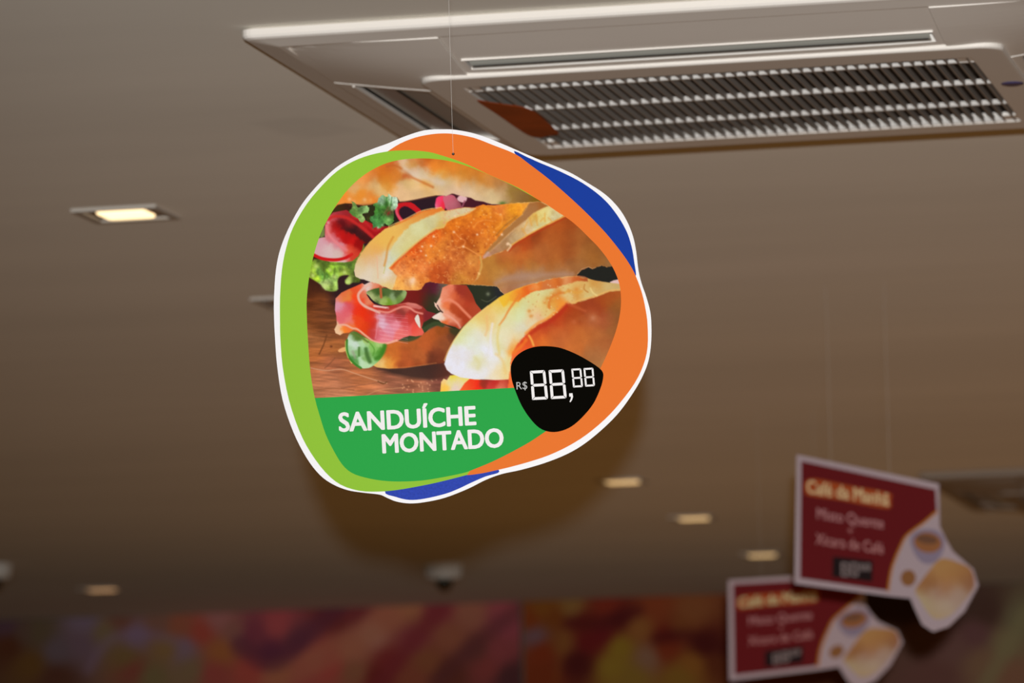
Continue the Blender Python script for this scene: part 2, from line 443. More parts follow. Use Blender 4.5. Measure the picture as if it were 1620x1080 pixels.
    F(top, [(608, 271, 205, 110, 30), (580, 277, 215, 125, 55), (565, 290, 212, 150, 85), (591, 296, 210, 172, 115), (613, 295, 205, 135, 50), (612, 283, 200, 120, 38), (647, 290, 210, 175, 115), (602, 303, 212, 182, 125), (635, 307, 215, 175, 130), (569, 309, 225, 130, 30), (547, 311, 225, 125, 30),
            (574, 318, 225, 150, 75), (549, 318, 225, 140, 70), (591, 311, 225, 125, 40), (619, 260, 200, 100, 40), (641, 262, 215, 185, 150), (652, 262, 195, 140, 65), (658, 271, 220, 190, 165), (644, 278, 190, 88, 35), (673, 257, 195, 95, 30), (690, 262, 210, 120, 40), (657, 255, 205, 130, 70), (668, 271, 205, 185, 150),
            (690, 287, 200, 185, 165), (651, 273, 210, 180, 155), (679, 290, 218, 160, 80), (646, 284, 215, 180, 120), (657, 307, 220, 182, 132), (684, 304, 220, 180, 122), (698, 273, 218, 148, 55), (712, 268, 215, 125, 40), (734, 278, 205, 125, 35), (751, 273, 195, 115, 40), (712, 293, 215, 187, 132),
            (740, 296, 210, 182, 145), (762, 298, 200, 160, 108), (773, 288, 200, 130, 60), (760, 283, 205, 128, 46), (779, 309, 215, 188, 138), (796, 304, 198, 162, 118), (808, 302, 150, 115, 50), (790, 288, 180, 118, 60), (718, 304, 205, 168, 150), (820, 300, 140, 105, 45), (700, 258, 200, 110, 35), (725, 260, 205, 120, 40), (760, 312, 210, 180, 140), (625, 275, 205, 120, 45), (560, 300, 215, 170, 110)], power=2.8, soft=4, feather=2)
    for x, y, c in [(553, 315, (240, 190, 130)), (577, 316, (235, 185, 130)), (560, 319, (235, 160, 95)), (586, 317, (235, 160, 80))]: D(x, y, 3, c, 0.7)
    L([(612, 263), (625, 262), (640, 270), (652, 280), (668, 288), (685, 296)], 3, (185, 95, 35), alpha=0.75, feather=4)
    L([(640, 268), (655, 276), (672, 281), (688, 287), (700, 290)], 7, (212, 190, 165), alpha=0.6, feather=5)
    L([(553, 325), (600, 322), (640, 319), (690, 310)], 1.5, (120, 60, 40), alpha=0.5, feather=3)
    G(top, 22, 0.10, 3)
    D(795, 322, 6, (75, 100, 40), 0.9, 3.5)
    # coriander
    hb = [(600, 314), (606, 309), (612, 312), (615, 305), (620, 311), (628, 311), (629, 325), (624, 332), (623, 345), (619, 353), (612, 356), (606, 354), (602, 361), (596, 358), (590, 362), (588, 352), (584, 345), (591, 340), (593, 328), (590, 322), (598, 320)]
    F(hb, [(622, 322, 165, 200, 165), (610, 315, 120, 165, 110), (600, 330, 62, 120, 45), (605, 345, 70, 130, 60), (614, 336, 85, 80, 45), (615, 350, 110, 165, 85), (595, 355, 68, 130, 68), (625, 312, 190, 215, 190), (601, 318, 150, 185, 150), (612, 322, 55, 110, 35), (618, 345, 60, 100, 40)], power=3, soft=1.5, jag=2.5)
    hb2 = [(552, 334), (558, 326), (556, 318), (562, 322), (566, 329), (576, 325), (584, 328), (582, 335), (574, 338), (577, 346), (573, 352), (566, 345), (556, 341)]
    F(hb2, [(556, 336, 72, 112, 48), (570, 330, 85, 125, 65), (580, 331, 150, 195, 120), (572, 342, 140, 175, 100), (565, 340, 78, 118, 48), (562, 326, 110, 140, 70)], power=3, soft=1.5, jag=2)
    for x, y, r, c in [(615, 347, 3, (140, 190, 110)), (605, 356, 2.5, (130, 185, 120)), (573, 345, 2.5, (165, 195, 120)), (583, 345, 3, (60, 60, 20)), (614, 337, 3.5, (130, 45, 35)), (598, 360, 2, (170, 200, 160))]: D(x, y, r, c, 0.85)
    for p in [[(612, 312), (609, 330), (600, 345)], [(620, 312), (617, 328), (606, 345)]]: L(p, 1.3, (45, 100, 35), alpha=0.7)
    G(hb, 4, 0.3, 3); G(hb2, 4, 0.3, 3)
    # dark inside of the main sandwich
    F([(590, 440), (655, 450), (672, 446), (694, 447), (740, 449), (786, 450), (800, 464), (771, 488), (733, 520), (722, 522), (700, 512), (680, 518), (665, 536), (640, 544), (610, 542), (610, 500), (600, 470)],
      [(700, 458, 95, 90, 75), (690, 456, 90, 25, 45), (680, 452, 80, 22, 40), (680, 470, 55, 45, 30), (755, 475, 40, 45, 30), (770, 462, 45, 50, 30), (790, 462, 35, 35, 45), (665, 465, 110, 25, 20), (665, 540, 50, 55, 30), (690, 508, 40, 45, 25), (648, 468, 115, 28, 25), (695, 480, 50, 55, 35), (700, 470, 75, 75, 55)], smooth=1)
    D(772, 465, 3, (120, 125, 100), 0.8); L([(762, 474), (772, 477), (785, 469)], 1.5, (75, 80, 60), alpha=0.8)
    # lower half of the roll and its shadow on the wood
    F([(598, 583), (640, 581), (660, 577), (702, 571), (708, 584), (715, 592), (702, 598), (680, 601), (650, 598), (622, 592)], [(673, 583, 52, 36, 34), (625, 587, 62, 42, 36), (700, 595, 85, 45, 35), (660, 595, 80, 52, 42)], smooth=1, feather=7)
    roll = [(588, 577), (602, 560), (610, 541), (640, 538), (665, 530), (692, 515), (722, 520), (732, 518), (722, 535), (709, 558), (703, 574), (680, 577), (660, 579), (640, 582), (615, 583), (597, 581)]
    F(roll, [(602, 574, 220, 185, 125), (613, 571, 218, 148, 62), (619, 558, 190, 100, 40), (641, 558, 175, 85, 40), (647, 574, 172, 82, 40), (651, 547, 172, 88, 40), (673, 541, 178, 86, 40), (696, 541, 160, 80, 40), (662, 563, 178, 92, 45), (701, 547, 130, 70, 40), (696, 563, 128, 60, 35),
             (657, 577, 150, 70, 35), (696, 523, 150, 75, 30), (712, 532, 108, 58, 35), (707, 523, 135, 68, 30), (718, 525, 60, 55, 30), (600, 579, 225, 180, 90), (690, 572, 105, 50, 32), (685, 530, 170, 82, 36)], smooth=1, power=3)
    G(roll, 12, 0.10, 3)
    L([(632, 535), (645, 537), (660, 532), (670, 522), (688, 512), (700, 514)], 7, (58, 72, 42), alpha=0.9, feather=3)
    L([(600, 581), (640, 581), (690, 574)], 1.2, (225, 160, 90), alpha=0.35, feather=2)
    # ham on the right, folded
    F([(700, 455), (696, 470), (690, 480), (687, 478), (688, 484), (694, 491), (699, 492), (690, 497), (682, 501), (686, 504), (694, 506), (698, 510), (708, 514), (720, 517), (727, 521), (735, 514), (751, 500), (762, 491), (753, 480), (747, 465), (738, 451), (712, 449)],
      [(703, 465, 225, 140, 110), (710, 458, 220, 120, 90), (716, 470, 205, 90, 50), (730, 462, 150, 50, 35), (740, 480, 175, 60, 35), (750, 490, 172, 66, 40), (712, 475, 225, 130, 95), (705, 485, 225, 110, 60), (720, 488, 175, 70, 35), (735, 500, 165, 60, 30), (697, 500, 230, 215, 200),
       (689, 500, 225, 208, 195), (706, 497, 228, 150, 120), (715, 504, 222, 135, 105), (724, 508, 215, 125, 95), (702, 508, 215, 100, 50), (720, 514, 170, 65, 40), (700, 490, 215, 185, 165), (690, 481, 230, 190, 170), (745, 470, 150, 52, 32), (728, 478, 185, 75, 45)], smooth=1, power=3, soft=2)
    L([(700, 477), (710, 474), (722, 480), (732, 490), (744, 502)], 4, (228, 135, 105), alpha=0.85, feather=3)
    L([(704, 497), (715, 503), (724, 511), (728, 518)], 3, (230, 165, 145), alpha=0.7, feather=3)
    L([(692, 483), (696, 490), (700, 494)], 2, (55, 30, 30), alpha=0.8)
    # ham in front
    ham = [(531, 472), (540, 463), (550, 458), (562, 453), (573, 448), (577, 450), (583, 447), (590, 444), (604, 446), (606, 455), (595, 458), (583, 460), (580, 466), (585, 474), (592, 481), (608, 486), (625, 482), (645, 478), (658, 480), (668, 484), (676, 492), (690, 496), (682, 503), (670, 510), (667, 518), (671, 526), (668, 530), (658, 532), (648, 531), (638, 534), (628, 540), (614, 544), (600, 543), (588, 539), (575, 530), (560, 521), (552, 526), (543, 527), (538, 530), (531, 527), (529, 521), (533, 513), (532, 500), (530, 490)]
    F(ham, [(538, 470, 220, 120, 85), (550, 468, 220, 125, 60), (545, 463, 215, 100, 60), (560, 460, 220, 80, 40), (568, 455, 225, 85, 50), (562, 475, 235, 70, 28), (572, 476, 225, 70, 40), (537, 485, 210, 140, 160), (545, 494, 215, 90, 100), (552, 484, 208, 80, 90), (540, 503, 215, 100, 105), (550, 507, 222, 115, 112),
            (565, 488, 225, 50, 25), (575, 495, 225, 48, 15), (570, 510, 225, 68, 25), (580, 520, 215, 60, 20), (585, 503, 222, 50, 25), (592, 512, 195, 50, 40), (590, 526, 185, 62, 62), (590, 492, 200, 52, 35), (601, 500, 215, 155, 175), (606, 512, 215, 175, 195), (600, 526, 215, 110, 125), (616, 522, 215, 135, 155),
            (610, 533, 225, 125, 135), (619, 504, 200, 95, 108), (629, 500, 170, 50, 50), (633, 493, 135, 55, 48), (626, 515, 225, 135, 150), (640, 510, 200, 65, 65), (650, 505, 195, 60, 50), (645, 520, 218, 90, 92), (640, 528, 228, 110, 105), (655, 520, 225, 75, 62), (660, 528, 225, 95, 80),
            (655, 495, 160, 45, 40), (665, 490, 145, 48, 40), (678, 499, 122, 36, 40), (662, 502, 168, 50, 40), (640, 483, 195, 88, 75), (652, 484, 200, 110, 95), (605, 489, 180, 52, 40), (622, 488, 180, 60, 50), (582, 452, 215, 198, 192), (594, 450, 220, 150, 120), (600, 455, 215, 95, 60),
            (577, 470, 215, 110, 80), (583, 480, 220, 125, 90), (533, 521, 225, 185, 145), (545, 522, 238, 125, 40), (538, 528, 232, 190, 150), (555, 520, 230, 110, 50)], smooth=1, power=3.2, soft=2)
    for i in range(14):
        y = 495 + i * 3.1
        L([(598 + i * 0.3, y), (620, y + 3), (645, y + 5 + i * 0.2)], 0.8, (235, 190, 200) if i % 2 else (200, 110, 125), alpha=0.4, feather=1.2)
    for i in range(7):
        L([(572 + i * 3, 482 + i * 2), (577 + i * 2.4, 505), (582 + i * 2, 532)], 0.9, (200, 40, 15), alpha=0.3, feather=2)
    L([(586, 449), (574, 457), (567, 466), (569, 476), (577, 484), (590, 490), (600, 494)], 4, (222, 175, 160), alpha=0.9, feather=2)
    L([(600, 492), (614, 494), (626, 489), (638, 485), (648, 487), (657, 493), (668, 496)], 3, (225, 140, 125), alpha=0.85, feather=2)
    L([(592, 484), (600, 485), (614, 487)], 3, (235, 200, 195), alpha=0.9, feather=2)
    L([(612, 488), (640, 482), (662, 487)], 2, (150, 40, 35), alpha=0.6, feather=2)
    L([(536, 514), (547, 514), (557, 519), (566, 521), (580, 532), (592, 540), (610, 543), (628, 538)], 3, (230, 172, 145), alpha=0.9, feather=2)
    L([(595, 492), (597, 510), (594, 535)], 1.5, (225, 140, 150), alpha=0.6, feather=2)
    F([(656, 504), (661, 497), (664, 505), (665, 519), (660, 513)], (218, 210, 198))
    F([(640, 480), (655, 480), (668, 486), (663, 489), (650, 485)], (205, 120, 110), alpha=0.7)
    # greens in the ham fold
    F([(579, 463), (585, 459), (600, 455), (620, 457), (641, 459), (643, 466), (638, 475), (628, 481), (612, 483), (600, 481), (590, 475), (584, 468)],
      [(590, 461, 70, 95, 40), (600, 466, 58, 85, 35), (596, 474, 155, 168, 105), (587, 467, 172, 182, 125), (612, 462, 75, 100, 50), (620, 470, 135, 158, 115), (615, 479, 108, 145, 40), (628, 464, 70, 88, 45), (640, 468, 145, 170, 105), (632, 461, 68, 80, 45), (624, 477, 130, 160, 80), (605, 478, 155, 178, 95), (598, 479, 55, 75, 40), (634, 473, 100, 130, 60)], power=3, soft=1.5)
    L([(602, 454), (603, 470)], 4, (172, 92, 52))
    # cucumber slice
    cu = [(552, 529), (549, 540), (547, 552), (551, 565), (559, 575), (569, 582), (583, 582), (592, 577), (602, 568), (608, 557), (611, 545), (600, 543), (585, 538), (570, 529), (560, 524)]
    F(cu, [(556, 540, 190, 215, 190), (563, 545, 200, 215, 205), (575, 545, 175, 212, 165), (556, 558, 155, 192, 145), (568, 553, 130, 175, 110), (578, 550, 150, 195, 140), (581, 566, 120, 165, 90), (573, 572, 185, 215, 180), (590, 550, 130, 185, 90), (585, 540, 150, 182, 82), (598, 548, 165, 200, 120),
           (595, 562, 95, 155, 65), (603, 555, 65, 128, 32), (580, 578, 178, 212, 165), (555, 566, 55, 120, 45), (565, 531, 80, 110, 42), (590, 568, 140, 190, 120), (560, 570, 90, 150, 75)], power=3, soft=1.5)
    L([(549, 538), (549, 553), (553, 566), (562, 576), (571, 582)], 3.5, (55, 122, 38), alpha=0.9); L([(546.5, 540), (547, 553), (551, 566)], 1.5, (165, 195, 90), alpha=0.8)
    L([(609, 547), (606, 557), (599, 565), (595, 567)], 6, (60, 120, 34), alpha=0.85, feather=4)
    L([(568, 550), (568, 562)], 3.5, (70, 115, 48), alpha=0.85, feather=2.5); L([(579, 552), (581, 562), (585, 572)], 6, (68, 108, 50), alpha=0.9, feather=3.5)
    L([(558, 556), (562, 566)], 4, (150, 150, 130), alpha=0.6, feather=3); L([(583, 540), (592, 552), (590, 562)], 2, (85, 145, 50), alpha=0.7, feather=2)
    L([(556, 527), (570, 533), (582, 541)], 3, (95, 115, 50), alpha=0.8)
    # main baguette ------------------------------------------------
    B0 = [(560, 428), (562, 418), (568, 405), (577, 392), (590, 377), (608, 363), (621, 357), (635, 351), (657, 340), (668, 334), (684, 331), (698, 328), (704, 333), (718, 331), (735, 328), (749, 328), (765, 324), (784, 325), (812, 321), (827, 321), (840, 319), (854, 319), (1000, 300), (1010, 440), (968, 425), (951, 421), (937, 425), (931, 422), (920, 427), (913, 434),
          (900, 470), (820, 480), (797, 465), (786, 453), (761, 451), (739, 450), (710, 450), (694, 448), (680, 445), (672, 448), (667, 457), (661, 459), (650, 459), (635, 459), (619, 458), (605, 453), (598, 449), (580, 444), (569, 441), (562, 437)]
    PT = [(569, 422, 214, 192, 150), (580, 433, 216, 202, 182), (586, 410, 216, 178, 140), (574, 403, 215, 165, 90), (591, 389, 225, 172, 85), (608, 378, 225, 175, 80), (624, 363, 225, 180, 90), (597, 398, 222, 160, 85), (602, 412, 216, 188, 152), (597, 428, 216, 197, 162), (613, 422, 210, 200, 150), (611, 437, 224, 214, 204),
          (630, 383, 208, 200, 155), (647, 372, 210, 200, 140), (641, 392, 205, 195, 125), (622, 406, 205, 205, 160), (617, 412, 198, 205, 192), (658, 361, 205, 200, 150), (600, 440, 214, 198, 165), (624, 439, 215, 185, 140), (613, 448, 220, 190, 120), (636, 412, 215, 110, 45), (652, 412, 214, 115, 50), (636, 428, 220, 130, 75), (652, 428, 214, 115, 50),
          (641, 444, 215, 138, 62), (652, 446, 228, 190, 155), (624, 453, 225, 160, 80), (656, 453, 225, 150, 70), (656, 392, 218, 95, 30), (661, 361, 205, 200, 140), (683, 352, 200, 195, 150), (697, 357, 205, 165, 75), (689, 370, 214, 90, 25), (678, 378, 214, 95, 30), (656, 398, 208, 75, 20), (678, 397, 214, 120, 45), (700, 383, 208, 120, 45),
          (717, 359, 214, 105, 25), (722, 374, 180, 80, 25), (739, 370, 188, 85, 25), (744, 389, 165, 75, 20), (733, 400, 185, 95, 40), (756, 361, 208, 108, 35), (778, 361, 210, 115, 35), (772, 383, 205, 110, 40), (767, 394, 200, 115, 40), (789, 361, 214, 125, 30), (794, 385, 165, 122, 78), (806, 372, 162, 122, 84), (783, 396, 166, 118, 78),
          (772, 406, 185, 138, 120), (800, 402, 182, 98, 46), (817, 394, 170, 80, 35), (828, 385, 172, 64, 20), (772, 419, 180, 120, 50), (806, 422, 176, 106, 42), (822, 411, 180, 95, 40), (783, 437, 175, 120, 55), (750, 406, 204, 130, 60), (728, 417, 190, 100, 45), (744, 428, 190, 105, 45), (706, 428, 180, 80, 35), (689, 433, 188, 80, 30),
          (667, 428, 214, 115, 60), (661, 411, 214, 110, 50), (667, 442, 214, 120, 45), (700, 443, 170, 70, 30), (728, 441, 185, 115, 45), (756, 444, 180, 110, 45), (717, 400, 200, 105, 45), (800, 446, 165, 122, 88), (822, 442, 165, 122, 92), (806, 458, 170, 110, 70), (696, 337, 214, 182, 112), (718, 340, 210, 187, 142), (738, 332, 205, 190, 150),
          (690, 346, 200, 195, 145), (716, 353, 205, 110, 30), (736, 345, 210, 110, 30), (755, 337, 214, 125, 35), (773, 332, 214, 125, 35), (790, 334, 214, 115, 55), (784, 346, 210, 110, 25), (762, 351, 200, 95, 25), (810, 332, 218, 138, 30), (801, 351, 195, 118, 40), (668, 337, 220, 115, 40), (657, 351, 214, 168, 85),
          (821, 330, 225, 135, 30), (832, 324, 222, 150, 60), (843, 330, 160, 112, 68), (849, 323, 158, 92, 38), (832, 339, 160, 112, 72), (821, 348, 165, 112, 60), (860, 333, 215, 192, 115), (871, 338, 210, 195, 135), (843, 347, 210, 165, 78), (860, 344, 214, 195, 115), (877, 343, 202, 187, 142), (854, 357, 205, 200, 148), (836, 360, 210, 185, 142),
          (821, 364, 196, 152, 95), (816, 376, 188, 160, 115), (886, 342, 200, 190, 140), (850, 372, 150, 65, 25), (877, 360, 170, 80, 30), (899, 352, 155, 70, 25), (871, 374, 165, 85, 35), (888, 380, 155, 76, 30), (910, 374, 150, 80, 36), (932, 380, 140, 80, 35), (832, 388, 166, 72, 30), (854, 391, 172, 96, 45), (921, 369, 158, 90, 40),
          (831, 401, 180, 96, 40), (853, 407, 175, 96, 45), (876, 401, 165, 90, 40), (898, 401, 155, 80, 35), (920, 407, 155, 96, 46), (942, 407, 148, 86, 32), (959, 414, 142, 98, 56), (842, 421, 175, 110, 45), (876, 423, 165, 96, 40), (903, 423, 155, 96, 50), (853, 436, 165, 126, 96), (887, 434, 160, 120, 92), (831, 445, 165, 130, 108), (915, 430, 145, 95, 55), (810, 388, 175, 100, 50)]
    def inpoly(P, poly):
        x, y = P; c = False; n = len(poly)
        for i in range(n):
            (ax, ay), (bx, by) = poly[i], poly[(i + 1) % n]
            if (ay > y) != (by > y) and x < (bx - ax) * (y - ay) / (by - ay) + ax: c = not c
        return c
    R1 = [(612, 424), (617, 402), (624, 384), (635, 370), (648, 357), (665, 348), (688, 338), (700, 334), (718, 331), (735, 328), (753, 329), (748, 334), (735, 341), (718, 346), (707, 352), (702, 361), (690, 364), (675, 374), (658, 387), (642, 401), (628, 413), (619, 424)]
    R2 = [(614, 424), (628, 413), (642, 401), (658, 387), (675, 374), (690, 364), (702, 361), (707, 352), (718, 346), (735, 341), (749, 333), (765, 324), (784, 325), (812, 321), (827, 321), (838, 320), (834, 328), (826, 340), (811, 352), (798, 364), (787, 378), (777, 388), (765, 402), (758, 412), (758, 436), (745, 452), (690, 450), (672, 449), (665, 461), (620, 460), (628, 436), (620, 428)]
    R3 = [(838, 320), (854, 318), (868, 326), (858, 330), (843, 338), (832, 349), (815, 362), (800, 375), (787, 387), (772, 402), (763, 408), (765, 402), (777, 388), (787, 378), (798, 364), (811, 352), (826, 340)]
    R4 = [(868, 326), (880, 335), (893, 344), (877, 351), (860, 359), (838, 371), (821, 381), (811, 387), (802, 395), (785, 401), (772, 408), (763, 409), (772, 402), (787, 387), (800, 375), (815, 362), (832, 349), (843, 338), (858, 330)]
    R5 = [(890, 343), (1000, 330), (1010, 440), (985, 430), (968, 424), (951, 421), (937, 425), (931, 422), (920, 427), (913, 434), (900, 470), (820, 480), (797, 465), (786, 453), (760, 451), (745, 452), (758, 436), (760, 412), (766, 409), (785, 401), (802, 395), (811, 387), (821, 381), (838, 371), (860, 359), (877, 351)]
    regs = [R1, R2, R3, R4, R5]
    who = lambda p: [inpoly((p[0], p[1]), r) for r in regs]
    base = [p for p in PT if not any(who(p))] + [(617, 412, 198, 205, 192), (622, 440, 215, 185, 140)]
    F(B0, base, smooth=1, feather=1.5, jag=1.2)
    for r, fe in ((R1, 3), (R2, 2.5), (R3, 3), (R4, 2.5), (R5, 2.5)):
        ps = [p for p in PT if inpoly((p[0], p[1]), r)]
        if ps:
            # stay inside the loaf
            sl = (slice(None), slice(None)); old = cv.C.copy()
            F(r, ps, smooth=1, feather=fe, jag=1.6, power=2.6)
            m = np.clip(0.5 + cv.sd(np.array(B0, float), sl) / 1.5, 0, 1)[..., None]
            cv.C[:] = old * (1 - m) + cv.C * m
    G(R2, 16, 0.16, 5, ridge=True, tint=(0.8, 1.3, 1.2)); G(R2, 6, 0.15, 4, tint=(0.7, 1.2, 1.3))
    G(R5, 18, 0.12, 4, tint=(0.8, 1.1, 1.1)); G(R1, 9, 0.07, 4, tint=(0.5, 0.8, 1.6)); G(R4, 7, 0.12, 4, tint=(0.6, 1, 1.6))
    # crust edges
    L([(620, 424), (630, 412), (643, 401), (658, 388), (675, 375), (690, 365)], 4, (210, 78, 22), alpha=0.75, feather=4)
    L([(619, 420), (630, 409), (642, 398), (657, 385), (674, 372), (689, 361), (702, 359), (708, 350), (720, 343), (737, 338), (752, 330)], 1.6, (225, 180, 95), alpha=0.8, feather=2)
    L([(893, 344), (877, 352), (860, 361), (838, 373), (821, 383), (805, 396)], 4, (172, 58, 22), alpha=0.8, feather=4)
    L([(893, 342), (877, 350), (860, 358), (838, 370), (821, 380), (810, 387)], 1.8, (228, 165, 70), alpha=0.85, feather=2)
    L([(626, 355), (635, 351), (657, 341), (668, 335), (684, 331)], 3, (222, 120, 45), alpha=0.8, feather=2); L([(615, 358), (640, 347), (668, 333), (698, 328)], 1.2, (235, 195, 120), alpha=0.8)
    L([(622, 375), (614, 390), (611, 408), (608, 420)], 3, (205, 135, 55), alpha=0.8, feather=3); L([(610, 420), (607, 432)], 1.5, (190, 185, 110), alpha=0.8)
    L([(596, 405), (597, 420), (598, 440)], 1.5, (225, 165, 130), alpha=0.6, feather=2)
    L([(760, 406), (762, 420), (759, 430), (756, 437)], 3, (205, 155, 80), alpha=0.9, feather=2); D(758, 433, 2, (240, 190, 120), 0.9)
    L([(715, 395), (726, 392), (733, 390), (745, 396), (758, 404)], 2, (225, 140, 70), alpha=0.8, feather=2); L([(733, 390), (736, 381), (727, 376), (720, 368)], 2, (222, 130, 65), alpha=0.8, feather=2)
    L([(784, 337), (794, 343), (793, 354), (784, 362)], 1.5, (235, 150, 60), alpha=0.8, feather=2); L([(750, 360), (755, 352), (768, 348), (780, 350)], 1.3, (230, 145, 65), alpha=0.7, feather=2)
    L([(714, 372), (718, 388), (726, 394)], 2.5, (160, 65, 20), alpha=0.6, feather=4); L([(735, 375), (742, 385), (755, 392)], 5, (155, 65, 20), alpha=0.5, feather=5)
    L([(772, 400), (790, 385), (808, 368), (830, 350)], 2, (190, 150, 110), alpha=0.6, feather=3); L([(785, 372), (800, 356), (818, 342)], 1.5, (120, 85, 50), alpha=0.5, feather=3)
    L([(804, 385), (808, 389), (803, 396)], 3, (220, 190, 145), alpha=0.8, feather=2); L([(772, 400), (766, 406)], 4, (195, 155, 145), alpha=0.8, feather=3)
    for a in [(838, 345, 841, 356), (848, 340, 850, 356), (862, 338, 862, 350), (868, 345, 873, 350), (826, 362, 833, 372), (855, 350, 860, 345), (834, 352, 829, 362)]:
        L([(a[0], a[1]), (a[2], a[3])], 2.2, (215, 150, 60), alpha=0.6, feather=3)
    L([(785, 448), (800, 441), (830, 437), (870, 434), (905, 434)], 7, (168, 130, 108), alpha=0.6, feather=6); L([(790, 452), (830, 446), (860, 441)], 4, (165, 115, 75), alpha=0.6, feather=4)
    for i in range(230):
        x, y = 628 + 165 * rng.random(), 330 + 125 * rng.random()
        if inpoly((x, y), R2): D(x, y, 0.8 + rng.random() * 1.0, (242, 178, 105) if rng.random() < 0.7 else (150, 62, 20), 0.25 + 0.6 * rng.random() ** 2)
    for i in range(55):
        x, y = 635 + 110 * rng.random(), 365 + 80 * rng.random(); a = rng.random() * 6.3
        if inpoly((x, y), R2): L([(x, y), (x + 4 * math.cos(a), y + 4 * math.sin(a)), (x + 6 * math.cos(a + 1), y + 6 * math.sin(a + 1))], 0.9, (238, 160, 90), alpha=0.5)
    for i in range(60):
        x, y = 700 + 60 * rng.random(), 328 + 25 * rng.random()
        if inpoly((x, y), R1): D(x, y, 1.2, (215, 150, 110), 0.6)
    for x, y, r in [(686, 374, 2), (668, 390, 1.8), (666, 397, 1.6), (682, 389, 2), (652, 445, 4), (654, 442, 3), (794, 371, 2), (718, 367, 2), (733, 390, 2), (755, 371, 1.8), (674, 404, 1.6), (720, 342, 1.5), (803, 386, 2.5)]: D(x, y, r, (240, 200, 165), 0.85)
    # dark hole under the right end
    F([(913, 435), (920, 427), (931, 423), (937, 426), (944, 423), (951, 420), (960, 423), (970, 421), (980, 440), (976, 446), (966, 448), (948, 444), (937, 443), (927, 438)], (32, 32, 28), smooth=1, jag=1)
    F([(965, 446), (978, 442), (984, 449), (970, 450)], (215, 180, 175))
    # front baguette -----------------------------------------------
    FB = [(703, 576), (706, 564), (710, 554), (718, 538), (733, 517), (751, 500), (771, 484), (790, 470), (806, 462), (820, 456), (837, 450), (853, 446), (870, 441), (887, 439), (898, 437), (912, 437), (929, 440), (942, 444), (964, 447), (990, 450), (1010, 620), (820, 604), (807, 600), (784, 601), (766, 600), (751, 600), (729, 597), (714, 591), (707, 585)]
    F([(696, 625), (698, 604), (702, 599), (707, 601), (712, 594), (730, 592), (760, 600), (735, 625)], [(703, 610, 245, 188, 60), (700, 603, 235, 200, 150), (712, 606, 222, 212, 150), (720, 612, 222, 200, 185), (725, 602, 225, 210, 165), (722, 596, 225, 205, 50)], smooth=1)
    F([(724, 622), (735, 606), (743, 599), (752, 600), (766, 601), (800, 596), (830, 596), (830, 625)], [(745, 602, 232, 60, 30), (757, 607, 235, 45, 25), (733, 613, 235, 95, 45), (742, 612, 232, 70, 35), (768, 602, 140, 40, 32), (764, 608, 130, 50, 35), (784, 606, 185, 40, 35), (798, 604, 205, 80, 60), (807, 603, 160, 45, 35), (792, 612, 222, 125, 95), (776, 611, 200, 60, 55)], smooth=1)
    FP = [(729, 563, 219, 216, 222), (751, 547, 216, 220, 208), (712, 574, 222, 220, 228), (757, 574, 215, 212, 165), (784, 569, 222, 222, 225), (773, 552, 222, 220, 232), (789, 547, 215, 213, 160), (801, 544, 220, 210, 180), (801, 574, 222, 208, 145), (784, 592, 226, 212, 180), (797, 588, 228, 200, 130), (812, 549, 225, 165, 85), (818, 552, 240, 145, 45),
          (751, 592, 222, 220, 225), (751, 507, 222, 205, 130), (734, 529, 212, 216, 160), (773, 501, 225, 188, 118), (762, 493, 222, 182, 98), (784, 477, 226, 182, 62), (806, 468, 228, 182, 58), (790, 490, 220, 205, 140), (815, 496, 210, 215, 160), (773, 518, 225, 200, 132), (757, 529, 218, 218, 210), (796, 529, 222, 215, 182), (801, 507, 215, 210, 160),
          (829, 484, 205, 206, 152), (848, 468, 212, 200, 132), (864, 462, 205, 200, 142), (853, 484, 218, 196, 128), (842, 496, 220, 190, 132), (864, 490, 215, 192, 125), (872, 478, 214, 145, 55), (884, 467, 206, 125, 50), (898, 454, 215, 190, 122), (918, 452, 210, 172, 102), (912, 461, 205, 135, 55), (898, 468, 215, 200, 142), (942, 452, 196, 132, 55),
          (937, 463, 205, 186, 122), (959, 453, 200, 170, 106), (970, 452, 190, 160, 102), (889, 478, 228, 135, 45), (826, 500, 206, 210, 160), (837, 507, 220, 192, 145), (850, 500, 222, 175, 135), (845, 512, 215, 205, 165), (827, 518, 210, 205, 180), (820, 535, 220, 200, 150), (740, 560, 220, 217, 220), (725, 585, 222, 220, 228), (765, 585, 222, 221, 228), (775, 535, 220, 215, 180), (745, 537, 216, 218, 195)]
    F(FB, FP, smooth=1, feather=1.6, power=2.4, soft=4)
    G(FB, 12, 0.05, 3, tint=(0.3, 0.7, 1.6))
    F2 = [(1000, 452), (981, 459), (964, 461), (948, 467), (937, 471), (920, 476), (906, 481), (895, 479), (889, 485), (881, 494), (864, 507), (853, 512), (840, 521), (832, 529), (820, 543), (810, 560), (800, 640), (1010, 640)]
